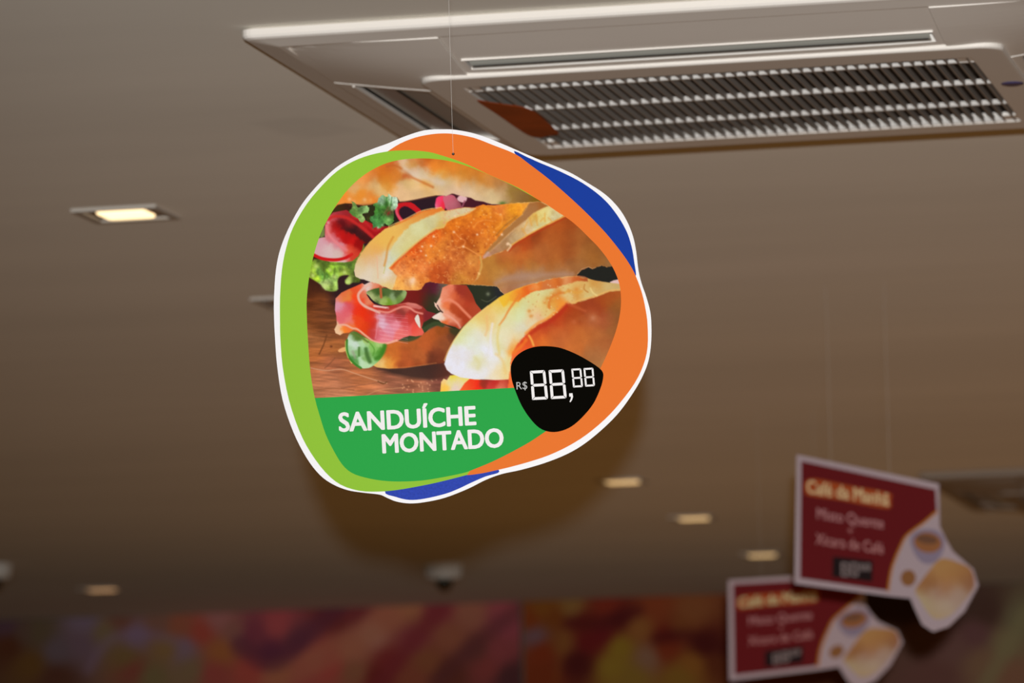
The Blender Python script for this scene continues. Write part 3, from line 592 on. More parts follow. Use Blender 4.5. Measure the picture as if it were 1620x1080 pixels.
    F(F2, [(892, 484, 178, 55, 22), (881, 501, 172, 52, 22), (909, 490, 160, 66, 26), (931, 482, 150, 60, 30), (942, 490, 150, 62, 30), (966, 468, 162, 80, 32), (976, 484, 150, 86, 36), (953, 472, 158, 68, 26), (868, 509, 175, 56, 30), (853, 521, 186, 62, 32), (876, 523, 190, 90, 40), (898, 512, 176, 80, 36), (931, 507, 165, 80, 40), (938, 504, 178, 105, 66),
           (959, 507, 158, 76, 44), (970, 518, 148, 90, 45), (853, 537, 210, 110, 42), (887, 534, 190, 100, 50), (920, 529, 185, 100, 45), (942, 534, 175, 100, 50), (953, 546, 170, 96, 50), (909, 551, 190, 102, 46), (942, 562, 170, 108, 62), (829, 540, 205, 60, 28), (822, 549, 232, 105, 50), (940, 580, 165, 110, 60), (978, 500, 130, 80, 40)], smooth=1, feather=3, jag=1.6)
    G(F2, 20, 0.10, 4, tint=(0.8, 1.1, 1.1))
    L([(981, 458), (964, 460), (948, 466), (937, 470), (920, 474), (905, 479)], 2.4, (222, 170, 95), alpha=0.85, feather=2.5)
    L([(893, 481), (881, 492), (864, 505), (853, 510), (842, 518), (832, 527)], 4, (232, 140, 55), alpha=0.8, feather=4)
    L([(896, 484), (884, 498), (868, 510), (853, 518), (840, 527)], 5, (176, 45, 25), alpha=0.7, feather=5)
    L([(837, 531), (841, 538), (844, 546)], 3, (240, 180, 80), alpha=0.85, feather=3); D(827, 541, 4, (195, 45, 25), 0.8)
    L([(898, 480), (912, 486), (926, 492)], 4, (190, 95, 55), alpha=0.5, feather=4); D(938, 503, 4, (190, 120, 85), 0.7); D(908, 509, 4, (190, 100, 60), 0.5)
    F3 = [(788, 472), (806, 462), (820, 456), (837, 450), (853, 446), (870, 441), (887, 439), (898, 437), (912, 437), (929, 440), (930, 445), (912, 445), (895, 450), (880, 456), (866, 457), (846, 460), (830, 469), (820, 477), (806, 476), (797, 486)]
    F(F3, [(800, 470, 228, 182, 52), (820, 462, 232, 160, 48), (826, 468, 222, 95, 30), (840, 455, 218, 95, 30), (853, 448, 218, 115, 40), (866, 451, 195, 110, 60), (885, 444, 188, 88, 30), (896, 439, 225, 165, 110), (910, 441, 200, 95, 40), (925, 442, 160, 80, 40), (846, 453, 232, 160, 90), (875, 446, 214, 118, 48), (812, 472, 225, 150, 50)], smooth=1, feather=2.5, jag=1.4)
    L([(822, 466), (812, 480), (804, 492), (798, 503), (790, 514)], 4, (220, 125, 48), alpha=0.85, feather=3, w2=2)
    L([(703, 570), (710, 553), (720, 536), (735, 516), (752, 500), (772, 484)], 1.6, (235, 195, 120), alpha=0.8, feather=2)
    L([(790, 515), (787, 535), (790, 560)], 3.5, (218, 195, 115), alpha=0.7, feather=4); L([(779, 512), (776, 535), (778, 562)], 3, (225, 222, 238), alpha=0.7, feather=4); L([(770, 500), (771, 520), (768, 530)], 3, (228, 175, 110), alpha=0.6, feather=4)
    L([(813, 558), (824, 548), (832, 538)], 5, (235, 125, 40), alpha=0.7, feather=4)
    L([(752, 566), (758, 574), (756, 582)], 6, (212, 205, 150), alpha=0.6, feather=5); L([(785, 560), (795, 570), (800, 590)], 4, (225, 190, 120), alpha=0.6, feather=4)
    for x, y in [(872, 476), (875, 466), (886, 462), (868, 484), (862, 478), (837, 492), (840, 500), (900, 460), (912, 458), (866, 472)]: D(x, y, 3, (206, 128, 50), 0.65)
    L([(869, 487), (869, 476), (873, 470), (884, 464), (892, 463)], 3.5, (208, 120, 48), alpha=0.85, feather=3)
    L([(934, 456), (938, 463), (944, 467)], 2.5, (225, 200, 130), alpha=0.8, feather=2); L([(925, 450), (924, 457), (930, 462)], 2, (180, 115, 50), alpha=0.7, feather=2); L([(894, 463), (900, 460), (912, 463), (920, 461)], 4, (212, 150, 60), alpha=0.6, feather=3)
    for i in range(60):
        x, y = 830 + 90 * rng.random(), 450 + 50 * rng.random()
        if not inpoly((x, y), F2) and inpoly((x, y), FB): D(x, y, 1.3, (225, 200, 150) if i % 2 else (200, 140, 80), 0.5)
# ------------------------------------------------------------------ the setting
def ceiling_material():
    m = bpy.data.materials.new('painted_ceiling'); m.use_nodes = True
    nt = m.node_tree
    for n in list(nt.nodes): nt.nodes.remove(n)
    out = nt.nodes.new('ShaderNodeOutputMaterial'); d = nt.nodes.new('ShaderNodeBsdfDiffuse')
    d.inputs['Roughness'].default_value = CEIL_ROUGH
    tc = nt.nodes.new('ShaderNodeTexCoord')
    def noise(scale, detail=4, vec=None):
        n = nt.nodes.new('ShaderNodeTexNoise'); n.inputs['Scale'].default_value = scale; n.inputs['Detail'].default_value = detail
        nt.links.new(vec or tc.outputs['Object'], n.inputs['Vector']); return n
    mp = nt.nodes.new('ShaderNodeMapping'); mp.inputs['Scale'].default_value = (0.6, 2.2, 1)
    nt.links.new(tc.outputs['Object'], mp.inputs['Vector'])
    n1 = noise(1.3, 3, mp.outputs['Vector'])
    r1 = nt.nodes.new('ShaderNodeMapRange'); r1.inputs['To Min'].default_value = 0.90; r1.inputs['To Max'].default_value = 1.10
    nt.links.new(n1.outputs['Fac'], r1.inputs['Value'])
    # old repaired patch beside the air conditioner: a dirty smudge with its own outline
    mp2 = nt.nodes.new('ShaderNodeMapping'); mp2.vector_type = 'TEXTURE'
    mp2.inputs['Location'].default_value = (-1.57, 6.04, 0); mp2.inputs['Scale'].default_value = (0.07, 0.10, 1)
    nt.links.new(tc.outputs['Object'], mp2.inputs['Vector'])
    n2 = noise(14, 4)
    sc = nt.nodes.new('ShaderNodeVectorMath'); sc.operation = 'SCALE'; sc.inputs['Scale'].default_value = 0.9
    nt.links.new(n2.outputs['Color'], sc.inputs[0])
    ad = nt.nodes.new('ShaderNodeVectorMath'); ad.operation = 'ADD'
    nt.links.new(mp2.outputs['Vector'], ad.inputs[0]); nt.links.new(sc.outputs['Vector'], ad.inputs[1])
    sub = nt.nodes.new('ShaderNodeVectorMath'); sub.operation = 'SUBTRACT'; sub.inputs[1].default_value = (0.45, 0.45, 0.45)
    nt.links.new(ad.outputs['Vector'], sub.inputs[0])
    ml = nt.nodes.new('ShaderNodeVectorMath'); ml.operation = 'MULTIPLY'; ml.inputs[1].default_value = (1, 1, 0)
    nt.links.new(sub.outputs['Vector'], ml.inputs[0])
    ln = nt.nodes.new('ShaderNodeVectorMath'); ln.operation = 'LENGTH'
    nt.links.new(ml.outputs['Vector'], ln.inputs[0])
    r2 = nt.nodes.new('ShaderNodeMapRange'); r2.interpolation_type = 'SMOOTHSTEP'
    r2.inputs['From Min'].default_value = 0.5; r2.inputs['From Max'].default_value = 1.0
    r2.inputs['To Min'].default_value = 0.93; r2.inputs['To Max'].default_value = 1.0
    nt.links.new(ln.outputs['Value'], r2.inputs['Value'])
    mu = nt.nodes.new('ShaderNodeMath'); mu.operation = 'MULTIPLY'
    nt.links.new(r1.outputs['Result'], mu.inputs[0]); nt.links.new(r2.outputs['Result'], mu.inputs[1])
    mx = nt.nodes.new('ShaderNodeMix'); mx.data_type = 'RGBA'; mx.blend_type = 'MULTIPLY'; mx.inputs[0].default_value = 1
    mx.inputs[6].default_value = (*CEIL_COL, 1)
    nt.links.new(mu.outputs[0], mx.inputs[7]); nt.links.new(mx.outputs[2], d.inputs['Color'])
    nt.links.new(d.outputs[0], out.inputs['Surface'])
    return m
CEIL_ROUGH = 0.1
CEIL_COL = (0.91, 0.865, 0.77)

WALL_Y = 15.15
def struct(name, mb, m):
    o = mb.build(name, m); o['kind'] = 'structure'; return o
mb = MB(); mb.box(-12, 8, -4, WALL_Y + 0.3, CEIL, CEIL + 0.12)
struct('ceiling', mb, ceiling_material())
mb = MB(); mb.box(-12, 8, WALL_Y + 0.03, WALL_Y + 0.25, 0.0, CEIL)
struct('wall_back', mb, mat('wall_paint', (0.42, 0.33, 0.24), 0.8, 0.2, noise=0.05, nscale=3))

# ------------------------------------------------------------------ the two food murals on the back wall
WPL = Plane((0, WALL_Y, 1.7), (0, -1, 0))
def mural(name, px0, px1, pts, strokes, label, E_WALL):
    """printed panel from the ceiling down to 1.25 m; colour samples are placed on the panel itself"""
    W0 = WPL.at([(px0, 1000)])[0]; W1 = WPL.at([(px1, 1000)])[0]
    x0, x1 = W0[0], W1[0]; zt = CEIL - 0.002; zb = 1.25
    S = WPL.at([(p[0], p[1]) for p in pts])
    nx = int((x1 - x0) / 0.012); nz = int((zt - 2.2) / 0.012)
    xs = np.linspace(x0, x1, nx); zs = np.concatenate([[zb], np.linspace(2.2, zt, nz)])
    X, Z = np.meshgrid(xs, zs)
    A = np.zeros(X.shape + (3,)); W = np.zeros(X.shape)
    for q, p in zip(S, pts):
        w = ((X - q[0]) ** 2 + ((Z - q[2]) * 1.1) ** 2 + 0.012 ** 2) ** -2.0
        W += w; A += w[..., None] * np.array(p[2:5], float)
    A /= W[..., None]
    for poly, wd, c, al in strokes:
        Q = WPL.at(spline(poly, False, 4))
        best = np.full(X.shape, 9.0)
        for a, b in zip(Q[:-1], Q[1:]):
            ex, ez = b[0] - a[0], b[2] - a[2]; L = ex * ex + ez * ez + 1e-9
            t = np.clip(((X - a[0]) * ex + (Z - a[2]) * ez) / L, 0, 1)
            best = np.minimum(best, np.hypot(X - a[0] - t * ex, Z - a[2] - t * ez))
        m = np.clip((wd - best) / 0.02, 0, 1) * al
        A = A * (1 - m[..., None]) + np.array(c, float) * m[..., None]
    root = empty(name, ((x0 + x1) / 2, WALL_Y, zb), label, 'mural')
    V = np.stack([X, np.full(X.shape, WALL_Y - 0.004), Z], -1).reshape(-1, 3)
    I = np.arange(X.size).reshape(X.shape)
    F = np.stack([I[:-1, :-1], I[:-1, 1:], I[1:, 1:], I[1:, :-1]], -1).reshape(-1, 4)
    o = build('printed_sheet', V, F.tolist(), mural_mat, root)
    col = np.ones((X.size, 4), np.float32); col[:, :3] = np.clip(lin(A.reshape(-1, 3)) / E_WALL, 0, 0.85)
    at = o.data.color_attributes.new('print', 'FLOAT_COLOR', 'POINT'); at.data.foreach_set('color', col.ravel())
    mb = MB(); mb.box(x0, x1, WALL_Y, WALL_Y + 0.03, zb, zt); mb.build('backing_panel', panel_mat, root)
mural_mat = attr_mat('mural_print', 0.6, 0.2, 60, 0.05)
panel_mat = mat('panel_board', (0.35, 0.3, 0.25), 0.7)
ML = [(10, 990, 60, 42, 50), (40, 1000, 65, 50, 42), (15, 1020, 60, 32, 18), (50, 1050, 72, 50, 22), (60, 1000, 65, 55, 40), (90, 1030, 70, 60, 65), (135, 980, 80, 68, 80), (130, 1020, 75, 60, 68), (90, 1070, 60, 35, 25), (170, 1000, 82, 70, 50), (215, 1005, 85, 70, 85), (200, 1040, 82, 65, 38), (210, 1060, 90, 48, 38), (265, 1025, 90, 70, 42),
      (290, 1030, 85, 70, 75), (240, 1070, 80, 70, 45), (250, 985, 85, 60, 50), (190, 985, 80, 52, 42), (320, 1000, 110, 48, 38), (285, 990, 100, 58, 42), (345, 980, 105, 68, 65), (370, 1000, 95, 62, 55), (350, 1030, 108, 65, 35), (400, 1000, 85, 38, 48), (440, 990, 112, 50, 52), (430, 1030, 68, 30, 45), (440, 1060, 110, 65, 42),
      (400, 1060, 118, 50, 42), (340, 1065, 105, 48, 42), (300, 1060, 85, 70, 50), (470, 1010, 75, 38, 45), (530, 970, 75, 28, 28), (500, 1040, 118, 58, 48), (520, 1050, 115, 48, 42), (480, 1065, 110, 52, 45), (559, 966, 80, 32, 34), (647, 958, 105, 70, 45), (616, 978, 105, 62, 48), (590, 1004, 115, 78, 65), (563, 1031, 110, 68, 52),
      (563, 1062, 95, 60, 42), (693, 966, 90, 35, 40), (655, 1012, 90, 38, 42), (617, 1047, 85, 28, 28), (597, 1070, 75, 22, 20), (743, 970, 100, 62, 48), (712, 1005, 96, 56, 40), (674, 1043, 90, 52, 32), (647, 1070, 90, 46, 32), (808, 959, 100, 46, 50), (800, 985, 95, 42, 50), (754, 1031, 70, 36, 32), (712, 1066, 65, 30, 22), (789, 1031, 90, 40, 42),
      (808, 1070, 50, 24, 26), (770, 1054, 88, 38, 36)]
MR = [(861, 962, 85, 50, 10), (838, 982, 85, 36, 6), (846, 1005, 75, 55, 60), (877, 974, 80, 40, 6), (903, 959, 90, 65, 30), (858, 1031, 85, 30, 6), (858, 1070, 80, 30, 6), (892, 1016, 85, 50, 20), (923, 985, 70, 18, 8), (961, 955, 85, 26, 12), (980, 978, 58, 10, 8), (953, 1005, 70, 10, 12), (915, 1047, 50, 8, 6), (930, 1016, 70, 10, 10), (1011, 993, 95, 60, 25),
      (1037, 962, 90, 40, 16), (1095, 966, 90, 52, 25), (1076, 993, 85, 46, 18), (1057, 1005, 75, 16, 6), (1114, 1020, 50, 6, 3), (1137, 1047, 65, 26, 6), (1095, 1050, 95, 60, 18), (980, 1024, 95, 76, 18), (969, 1054, 95, 76, 20), (1026, 1039, 90, 66, 50), (1000, 1070, 90, 70, 22), (1076, 1070, 90, 65, 18), (1053, 1028, 85, 30, 8), (1450, 1000, 70, 50, 42),
      (1500, 1020, 75, 52, 48), (1480, 1070, 70, 45, 40), (1545, 1000, 70, 45, 45), (1560, 1050, 85, 65, 48), (1590, 1015, 84, 74, 52), (1612, 980, 75, 70, 50), (1600, 1070, 88, 62, 46), (1560, 970, 50, 32, 25), (1440, 970, 42, 28, 20), (1300, 990, 60, 26, 8), (1520, 960, 48, 32, 25), (1380, 960, 42, 28, 18), (1200, 960, 75, 35, 15)]
mural('food_mural', -160, 823, ML, [([(430, 1075), (520, 1035), (600, 985), (650, 950)], 0.05, (118, 74, 55), 0.5), ([(600, 1085), (650, 1020), (700, 960)], 0.035, (80, 26, 30), 0.6),
                                  ([(690, 1080), (750, 1020), (820, 965)], 0.035, (60, 28, 30), 0.5), ([(380, 1020), (430, 1048), (480, 1010), (535, 960)], 0.04, (62, 28, 42), 0.6), ([(140, 1060), (170, 1015), (220, 1000), (300, 1020)], 0.025, (88, 72, 92), 0.5)],
      'wide printed mural of pink and cream sliced bread on the back wall, left panel', 0.20)
mural('food_mural', 828, 1760, MR, [([(900, 985), (960, 985), (1010, 965)], 0.03, (52, 8, 8), 0.6), ([(1040, 1010), (1090, 1005), (1150, 1030)], 0.03, (48, 6, 4), 0.6), ([(1560, 1085), (1590, 1030), (1625, 970)], 0.035, (88, 84, 58), 0.6), ([(880, 1075), (895, 1000)], 0.015, (95, 62, 20), 0.5)],
      'printed mural of golden orange and yellow pastry on the back wall, right of the seam', 0.22)

# ------------------------------------------------------------------ ceiling cassette air conditioners
pl_white = mat('ivory_plastic', (0.94, 0.89, 0.82), 0.55, 0.35, noise=0.03, nscale=6)
pl_far = mat('darker_plastic', (0.40, 0.35, 0.30), 0.6, 0.2)  # darker plastic colour, used on the far unit only
pl_vane = mat('grey_green_vane', (0.50, 0.53, 0.49), 0.22, 0.5)
pl_dark = mat('duct_dark', (0.05, 0.042, 0.036), 0.8, 0.1)
pl_grille = mat('ivory_grille', (0.70, 0.67, 0.63), 0.4, 0.4)
pl_fin = mat('grey_fins', (0.40, 0.36, 0.32), 0.5, 0.3)
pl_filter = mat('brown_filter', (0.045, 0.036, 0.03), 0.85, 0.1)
pl_brown = mat('rust_brown_tone', (0.42, 0.075, 0.012), 0.5, 0.2, noise=0.5, nscale=14)  # mottled rust-brown tone for the leaf-shaped patch on the grille
pl_badge = mat('violet_badge', (0.05, 0.05, 0.16), 0.3, 0.5)
HX, HY = 0.490, 0.478

def zprof(m):
    """panel underside below the ceiling rim as a function of the relative distance from the centre (0..1)"""
    xs = [0.0, 0.60, 0.68, 0.80, 0.93, 0.985, 1.0]
    zs = [-0.024, -0.024, -0.0215, -0.0135, -0.004, -0.0010, 0.0025]
    return np.interp(m, xs, zs)
def zsurf(x, y):
    a, b = abs(x) / HX, abs(y) / HY
    return zprof(min((a ** 7 + b ** 7) ** (1 / 7.0), 1.0)) if max(a, b) < 0.93 else zprof(max(a, b))

def patch(x0, x1, y0, y1, nx, ny, dz, thick=0.004, rim=True):
    """curved cover piece following the panel, with side edges"""
    mb = MB(); V = []; 
    for j in range(ny + 1):
        for i in range(nx + 1):
            x = x0 + (x1 - x0) * i / nx; y = y0 + (y1 - y0) * j / ny
            V.append((x, y, zsurf(x, y) - dz))
    F = [(j * (nx + 1) + i, (j + 1) * (nx + 1) + i, (j + 1) * (nx + 1) + i + 1, j * (nx + 1) + i + 1) for j in range(ny) for i in range(nx)]
    mb.add(V, F)
    loop = [(i, 0) for i in range(nx)] + [(nx, j) for j in range(ny)] + [(i, ny) for i in range(nx, 0, -1)] + [(0, j) for j in range(ny, 0, -1)]
    B = []; 
    for (i, j) in loop: B.append(V[j * (nx + 1) + i])
    n = len(B)
    T = [(p[0], p[1], p[2] + thick) for p in B]
    mb.add(B + T, [(k, (k + 1) % n, (k + 1) % n + n, k + n) for k in range(n)])
    return mb

def rounded_rect(hx, hy, r, n=6, cx=0, cy=0):
    out = []
    for sx, sy, a0 in ((1, 1, 0), (-1, 1, 90), (-1, -1, 180), (1, -1, 270)):
        for k in range(n + 1):
            a = math.radians(a0 + 90 * k / n)
            out.append((cx + sx * (hx - r) + r * math.cos(a), cy + sy * (hy - r) + r * math.sin(a)))
    return out

def cassette(loc, label, patchy, pl_white):
    root = empty('air_conditioner', loc, label, 'air conditioner', 'ceiling air conditioners')
    # outer rim with rounded edge, meets the ceiling
    mb = MB(); rings = []
    zc = CEIL - loc[2]
    for inset, z in ((0.004, zc - 0.0005), (0.0, zc - 0.003), (0.0, 0.0045), (0.0015, 0.0018), (0.005, 0.0002), (0.012, -0.0008), (0.034, -0.0042), (0.040, -0.0042), (0.040, 0.006)):
        rings.append([(x, y, z) for x, y in rounded_rect(HX - inset, HY - inset, 0.012 if inset < 0.02 else 0.004, 4)])
    n = len(rings[0]); V = [p for r in rings for p in r]
    mb.add(V, [(a * n + k, a * n + (k + 1) % n, (a + 1) * n + (k + 1) % n, (a + 1) * n + k) for a in range(len(rings) - 1) for k in range(n)])
    mb.build('outer_rim', pl_white, root, local=True, smooth=False)
    mb = MB(); mb.box(-HX + 0.03, HX - 0.03, -HY + 0.03, HY - 0.03, 0.004, zc - 0.001)
    mb.build('inner_housing', pl_dark, root, local=True)
    SX, SY = 0.272, 0.200                       # half length of the four side beams
    ex, ey = HX - 0.036, HY - 0.036
    for sx in (-1, 1):
        for sy in (-1, 1):
            xa, xb = sorted((sx * (SX + 0.0012), sx * ex)); ya, yb = sorted((sy * (SY + 0.0012), sy * ey))
            patch(xa, xb, ya, yb, 14, 14, 0.0016).build('corner_cover', pl_white, root, local=True, smooth=False)
    # four sides: outer strip, inner strip, slot between them with its air vane
    for side in range(4):
        horiz = side in (0, 1); s = -1 if side in (0, 2) else 1
        w0, w1 = (0.120, 0.162) if horiz else (0.058, 0.146)   # slot, from the outer edge
        H = HY if horiz else HX; half = SX if horiz else SY; e = ey if horiz else ex
        sl = half - (0.008 if horiz else 0.010)                       # half length of the slot
        def rect(a0, a1, t0, t1):               # a along, t distance from centre
            lo, hi = sorted((s * t0, s * t1))
            return (a0, a1, lo, hi) if horiz else (lo, hi, a0, a1)
        dz = -0.0004 if horiz else 0.0022
        mb = MB()
        for (a0, a1, t0, t1) in ((-half, half, H - w0, e), (-half, half, 0.285 if horiz else 0.32, H - w1), (-half, -sl, H - w1, H - w0), (sl, half, H - w1, H - w0)):
            x0, x1, y0, y1 = rect(a0, a1, t0, t1)
            q = patch(x0, x1, y0, y1, 2 if not horiz else 16, 16 if not horiz else 8, dz, 0.010 if horiz else 0.004)
            mb.add(q.v, q.f)
        sp = mb.build('side_panel', pl_white, root, local=True)
        # raised lips along both edges of the slot
        mb = MB()
        for t in (H - w0 - 0.0005,):
            x0, x1, y0, y1 = rect(-sl - 0.002, sl + 0.002, t, t + 0.0025)
            z = zsurf((x0 + x1) / 2, (y0 + y1) / 2) - dz
            mb.box(x0, x1, y0, y1, z - 0.0016, z + 0.002)
        mb.build('slot_lip', pl_white, sp, local=True)
        # vane: a slightly tilted, gently curved flap
        mb = MB(); prof = []
        for k in range(7):
            u = k / 6; t = H - w0 - 0.006 - u * (w1 - w0 - 0.011)
            z = zprof(t / H) + (0.0012 + 0.0045 * (1 - u) ** 2 - 0.0018 * math.sin(math.pi * u) if horiz else 0.0022 - 0.0015 * math.sin(math.pi * u))
            prof.append((t, z))
        for th, rev in ((0.0, 0), (0.0016, 1)):
            V = []
            for t, z in prof:
                for a in (-sl + 0.004, sl - 0.004):
                    V.append((a, s * t, z + th) if horiz else (s * t, a, z + th))
            mb.add(V, [(2 * k, 2 * k + 1, 2 * k + 3, 2 * k + 2) for k in range(6)])
        mb.build('air_vane', pl_vane, root, local=True, smooth=True)
        mb = MB()
        t = H - (w0 + w1) / 2 - 0.004
        x0, x1, y0, y1 = rect(-sl + 0.006, sl - 0.006, t, t + 0.002); z = zprof(t / H)
        mb.box(x0, x1, y0, y1, z - 0.0010, z + 0.004)
        mb.build('vane_ridge', pl_dark, sp, local=True)
    # centre intake frame with rounded corners
    GX, GY = 0.293, 0.238
    PX, PY = 0.333, 0.298
    Z1 = -0.0276
    outer = rounded_rect(PX, PY, 0.03, 8); inner = []
    N = len(outer)
    for (x, y) in outer:                         # project onto the opening rectangle
        k = max(abs(x) / GX, abs(y) / GY); inner.append((x / k, y / k))
    def ring(P, z): return [(x, y, z) for x, y in P]
    sh = lambda P, d: [(x * (1 - d / PX), y * (1 - d / PY)) for x, y in P]
    R = [ring(outer, -0.014), ring(outer, Z1 + 0.0018), ring(sh(outer, 0.0015), Z1 + 0.0003), ring(sh(outer, 0.004), Z1), ring(inner, Z1), ring(inner, -0.010)]
    V = [p for r in R for p in r]
    mb = MB(); mb.add(V, [(a * N + k, a * N + (k + 1) % N, (a + 1) * N + (k + 1) % N, (a + 1) * N + k) for a in range(len(R) - 1) for k in range(N)])
    # snap the inner ring to true corners
    fr = mb.build('intake_frame', pl_white, root, local=True)
    mb = MB(); NF = 46
    for k in range(NF):
        x = -GX + (k + 0.5) * 2 * GX / NF
        mb.box(x - 0.0009, x + 0.0009, -GY, GY, Z1 + 0.0004, Z1 + 0.0075)
    mb.build('intake_grille', pl_fin, fr, local=True)
    mb = MB()
    for y in (-0.197, -0.045, 0.108, 0.2345):
        mb.box(-GX, GX, y - 0.0035, y + 0.0035, Z1 + 0.0014, Z1 + 0.0068)
    mb.build('cross_bars', pl_grille, fr, local=True)
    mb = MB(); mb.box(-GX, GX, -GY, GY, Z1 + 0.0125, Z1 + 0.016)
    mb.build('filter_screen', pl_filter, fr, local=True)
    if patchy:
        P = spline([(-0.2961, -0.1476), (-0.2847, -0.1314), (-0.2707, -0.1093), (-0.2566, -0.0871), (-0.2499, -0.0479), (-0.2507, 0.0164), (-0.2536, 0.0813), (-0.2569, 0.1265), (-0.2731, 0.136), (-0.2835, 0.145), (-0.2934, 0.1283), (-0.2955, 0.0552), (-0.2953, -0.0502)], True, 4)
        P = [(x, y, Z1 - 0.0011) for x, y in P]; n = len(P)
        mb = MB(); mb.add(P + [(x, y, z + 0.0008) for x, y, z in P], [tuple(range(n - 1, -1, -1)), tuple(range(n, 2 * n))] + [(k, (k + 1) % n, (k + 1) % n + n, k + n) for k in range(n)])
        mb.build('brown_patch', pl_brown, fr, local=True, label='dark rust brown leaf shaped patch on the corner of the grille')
    mb = MB(); mb.lathe([(0, Z1 - 0.002), (0.006, Z1 - 0.002), (0.0085, Z1 - 0.001), (0.009, Z1 + 0.001)], 24)
    mb.v = [(PX - 0.017 + a * 1.5, -0.045 + b * 1.6, c) for a, b, c in mb.v]
    mb.build('brand_badge', pl_badge, fr, local=True, label='small violet oval badge')
    return root
AC_Z = 1.7 + 0.9857
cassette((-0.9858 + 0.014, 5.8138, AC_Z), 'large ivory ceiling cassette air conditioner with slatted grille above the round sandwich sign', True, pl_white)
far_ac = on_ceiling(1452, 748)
cassette((far_ac[0] + HX, far_ac[1] + HY, AC_Z), 'distant blurred ceiling air conditioner behind the upper red menu board, cut by the right edge', False, pl_far)

# ------------------------------------------------------------------ recessed square downlights
m_trim = mat('downlight_trim', (0.62, 0.58, 0.52), 0.5)
m_tray = mat('downlight_tray', (0.20, 0.12, 0.07), 0.7)
def lamp_mat(name, col, s): return mat(name, (0.8, 0.7, 0.5), 0.4, emit=col, estr=s)
def downlight(px, py, size, label, lit, lampk=0.66, group='square recessed downlights'):
    p = on_ceiling(px, py); h = size / 2
    root = empty('downlight', (p[0], p[1], CEIL), label, 'ceiling light', group)
    mb = MB(); w = 0.011
    for a in ((-h, h, -h, -h + w), (-h, h, h - w, h), (-h, -h + w, -h + w, h - w), (h - w, h, -h + w, h - w)):
        mb.box(*a, -0.0045, 0.0)
    mb.build('trim_frame', m_trim, root, local=True)
    mb = MB(); mb.box(-h + w, h - w, -h + w, h - w, -0.0012, 0.0)
    mb.build('tray', m_tray, root, local=True)
    mb = MB(); r = h * lampk
    V = []
    for k, z in ((1.0, -0.001), (1.0, -0.0040), (0.94, -0.0052)): V += [(x, y, z) for x, y in rounded_rect(r * k, r * k, r * 0.22, 4)]
    n = len(V) // 3
    mb.add(V, [(a * n + k, a * n + (k + 1) % n, (a + 1) * n + (k + 1) % n, (a + 1) * n + k) for a in range(2) for k in range(n)] + [tuple(range(2 * n, 3 * n))])
    mb.build('lamp', lit, root, local=True)
near = lamp_mat('lamp_near', (1.0, 0.74, 0.40), 1.9)
midl = lamp_mat('lamp_warm', (1.0, 0.64, 0.28), 0.95)
farl = lamp_mat('lamp_amber', (1.0, 0.55, 0.25), 0.60)
off = mat('lamp_off', (0.35, 0.2, 0.1), 0.5)
downlight(199, 336, 0.122, 'nearest lit square downlight, on the ceiling at the far left of the big sign', near, 0.56)
downlight(470, 475, 0.122, 'unlit square downlight peeping out behind the left edge of the sandwich sign', off)
downlight(984, 760, 0.105, 'lit downlight below right of the sandwich sign, first of three in a slanting row', midl)
downlight(1097, 818, 0.105, 'middle lit downlight of the slanting row of three', midl)
downlight(1205, 876, 0.105, 'lit downlight just above the lower red menu board, last of the row', midl)
downlight(161, 931, 0.112, 'faint lit downlight low at the left above the pink mural', farl)

# ------------------------------------------------------------------ dome security cameras
m_wh = mat('camera_white', (0.85, 0.87, 0.84), 0.4)
m_bk = mat('camera_smoked_dome', (0.015, 0.018, 0.012), 0.12, 0.5)
def dome(px, py, label):
    p = on_ceiling(px, py)
    root = empty('dome_camera', (p[0], p[1], CEIL), label, 'security camera', 'dome cameras on the ceiling')
    mb = MB(); mb.lathe([(0.052, 0.0), (0.054, -0.006), (0.050, -0.034), (0.042, -0.040), (0.026, -0.041), (0, -0.041)], 32)
    mb.build('camera_base', m_wh, root, local=True, smooth=True)
    mb = MB(); mb.lathe([(0.024, -0.038)] + [(0.024 * math.cos(a), -0.042 - 0.028 * math.sin(a)) for a in np.linspace(0, math.pi / 2, 9)], 28)
    mb.build('smoked_dome', m_bk, root, local=True, smooth=True)
dome(702, 893, 'white dome camera with dark lens bubble on the ceiling above the mural')
dome(-12, 893, 'pale dome camera at the left edge of the ceiling')

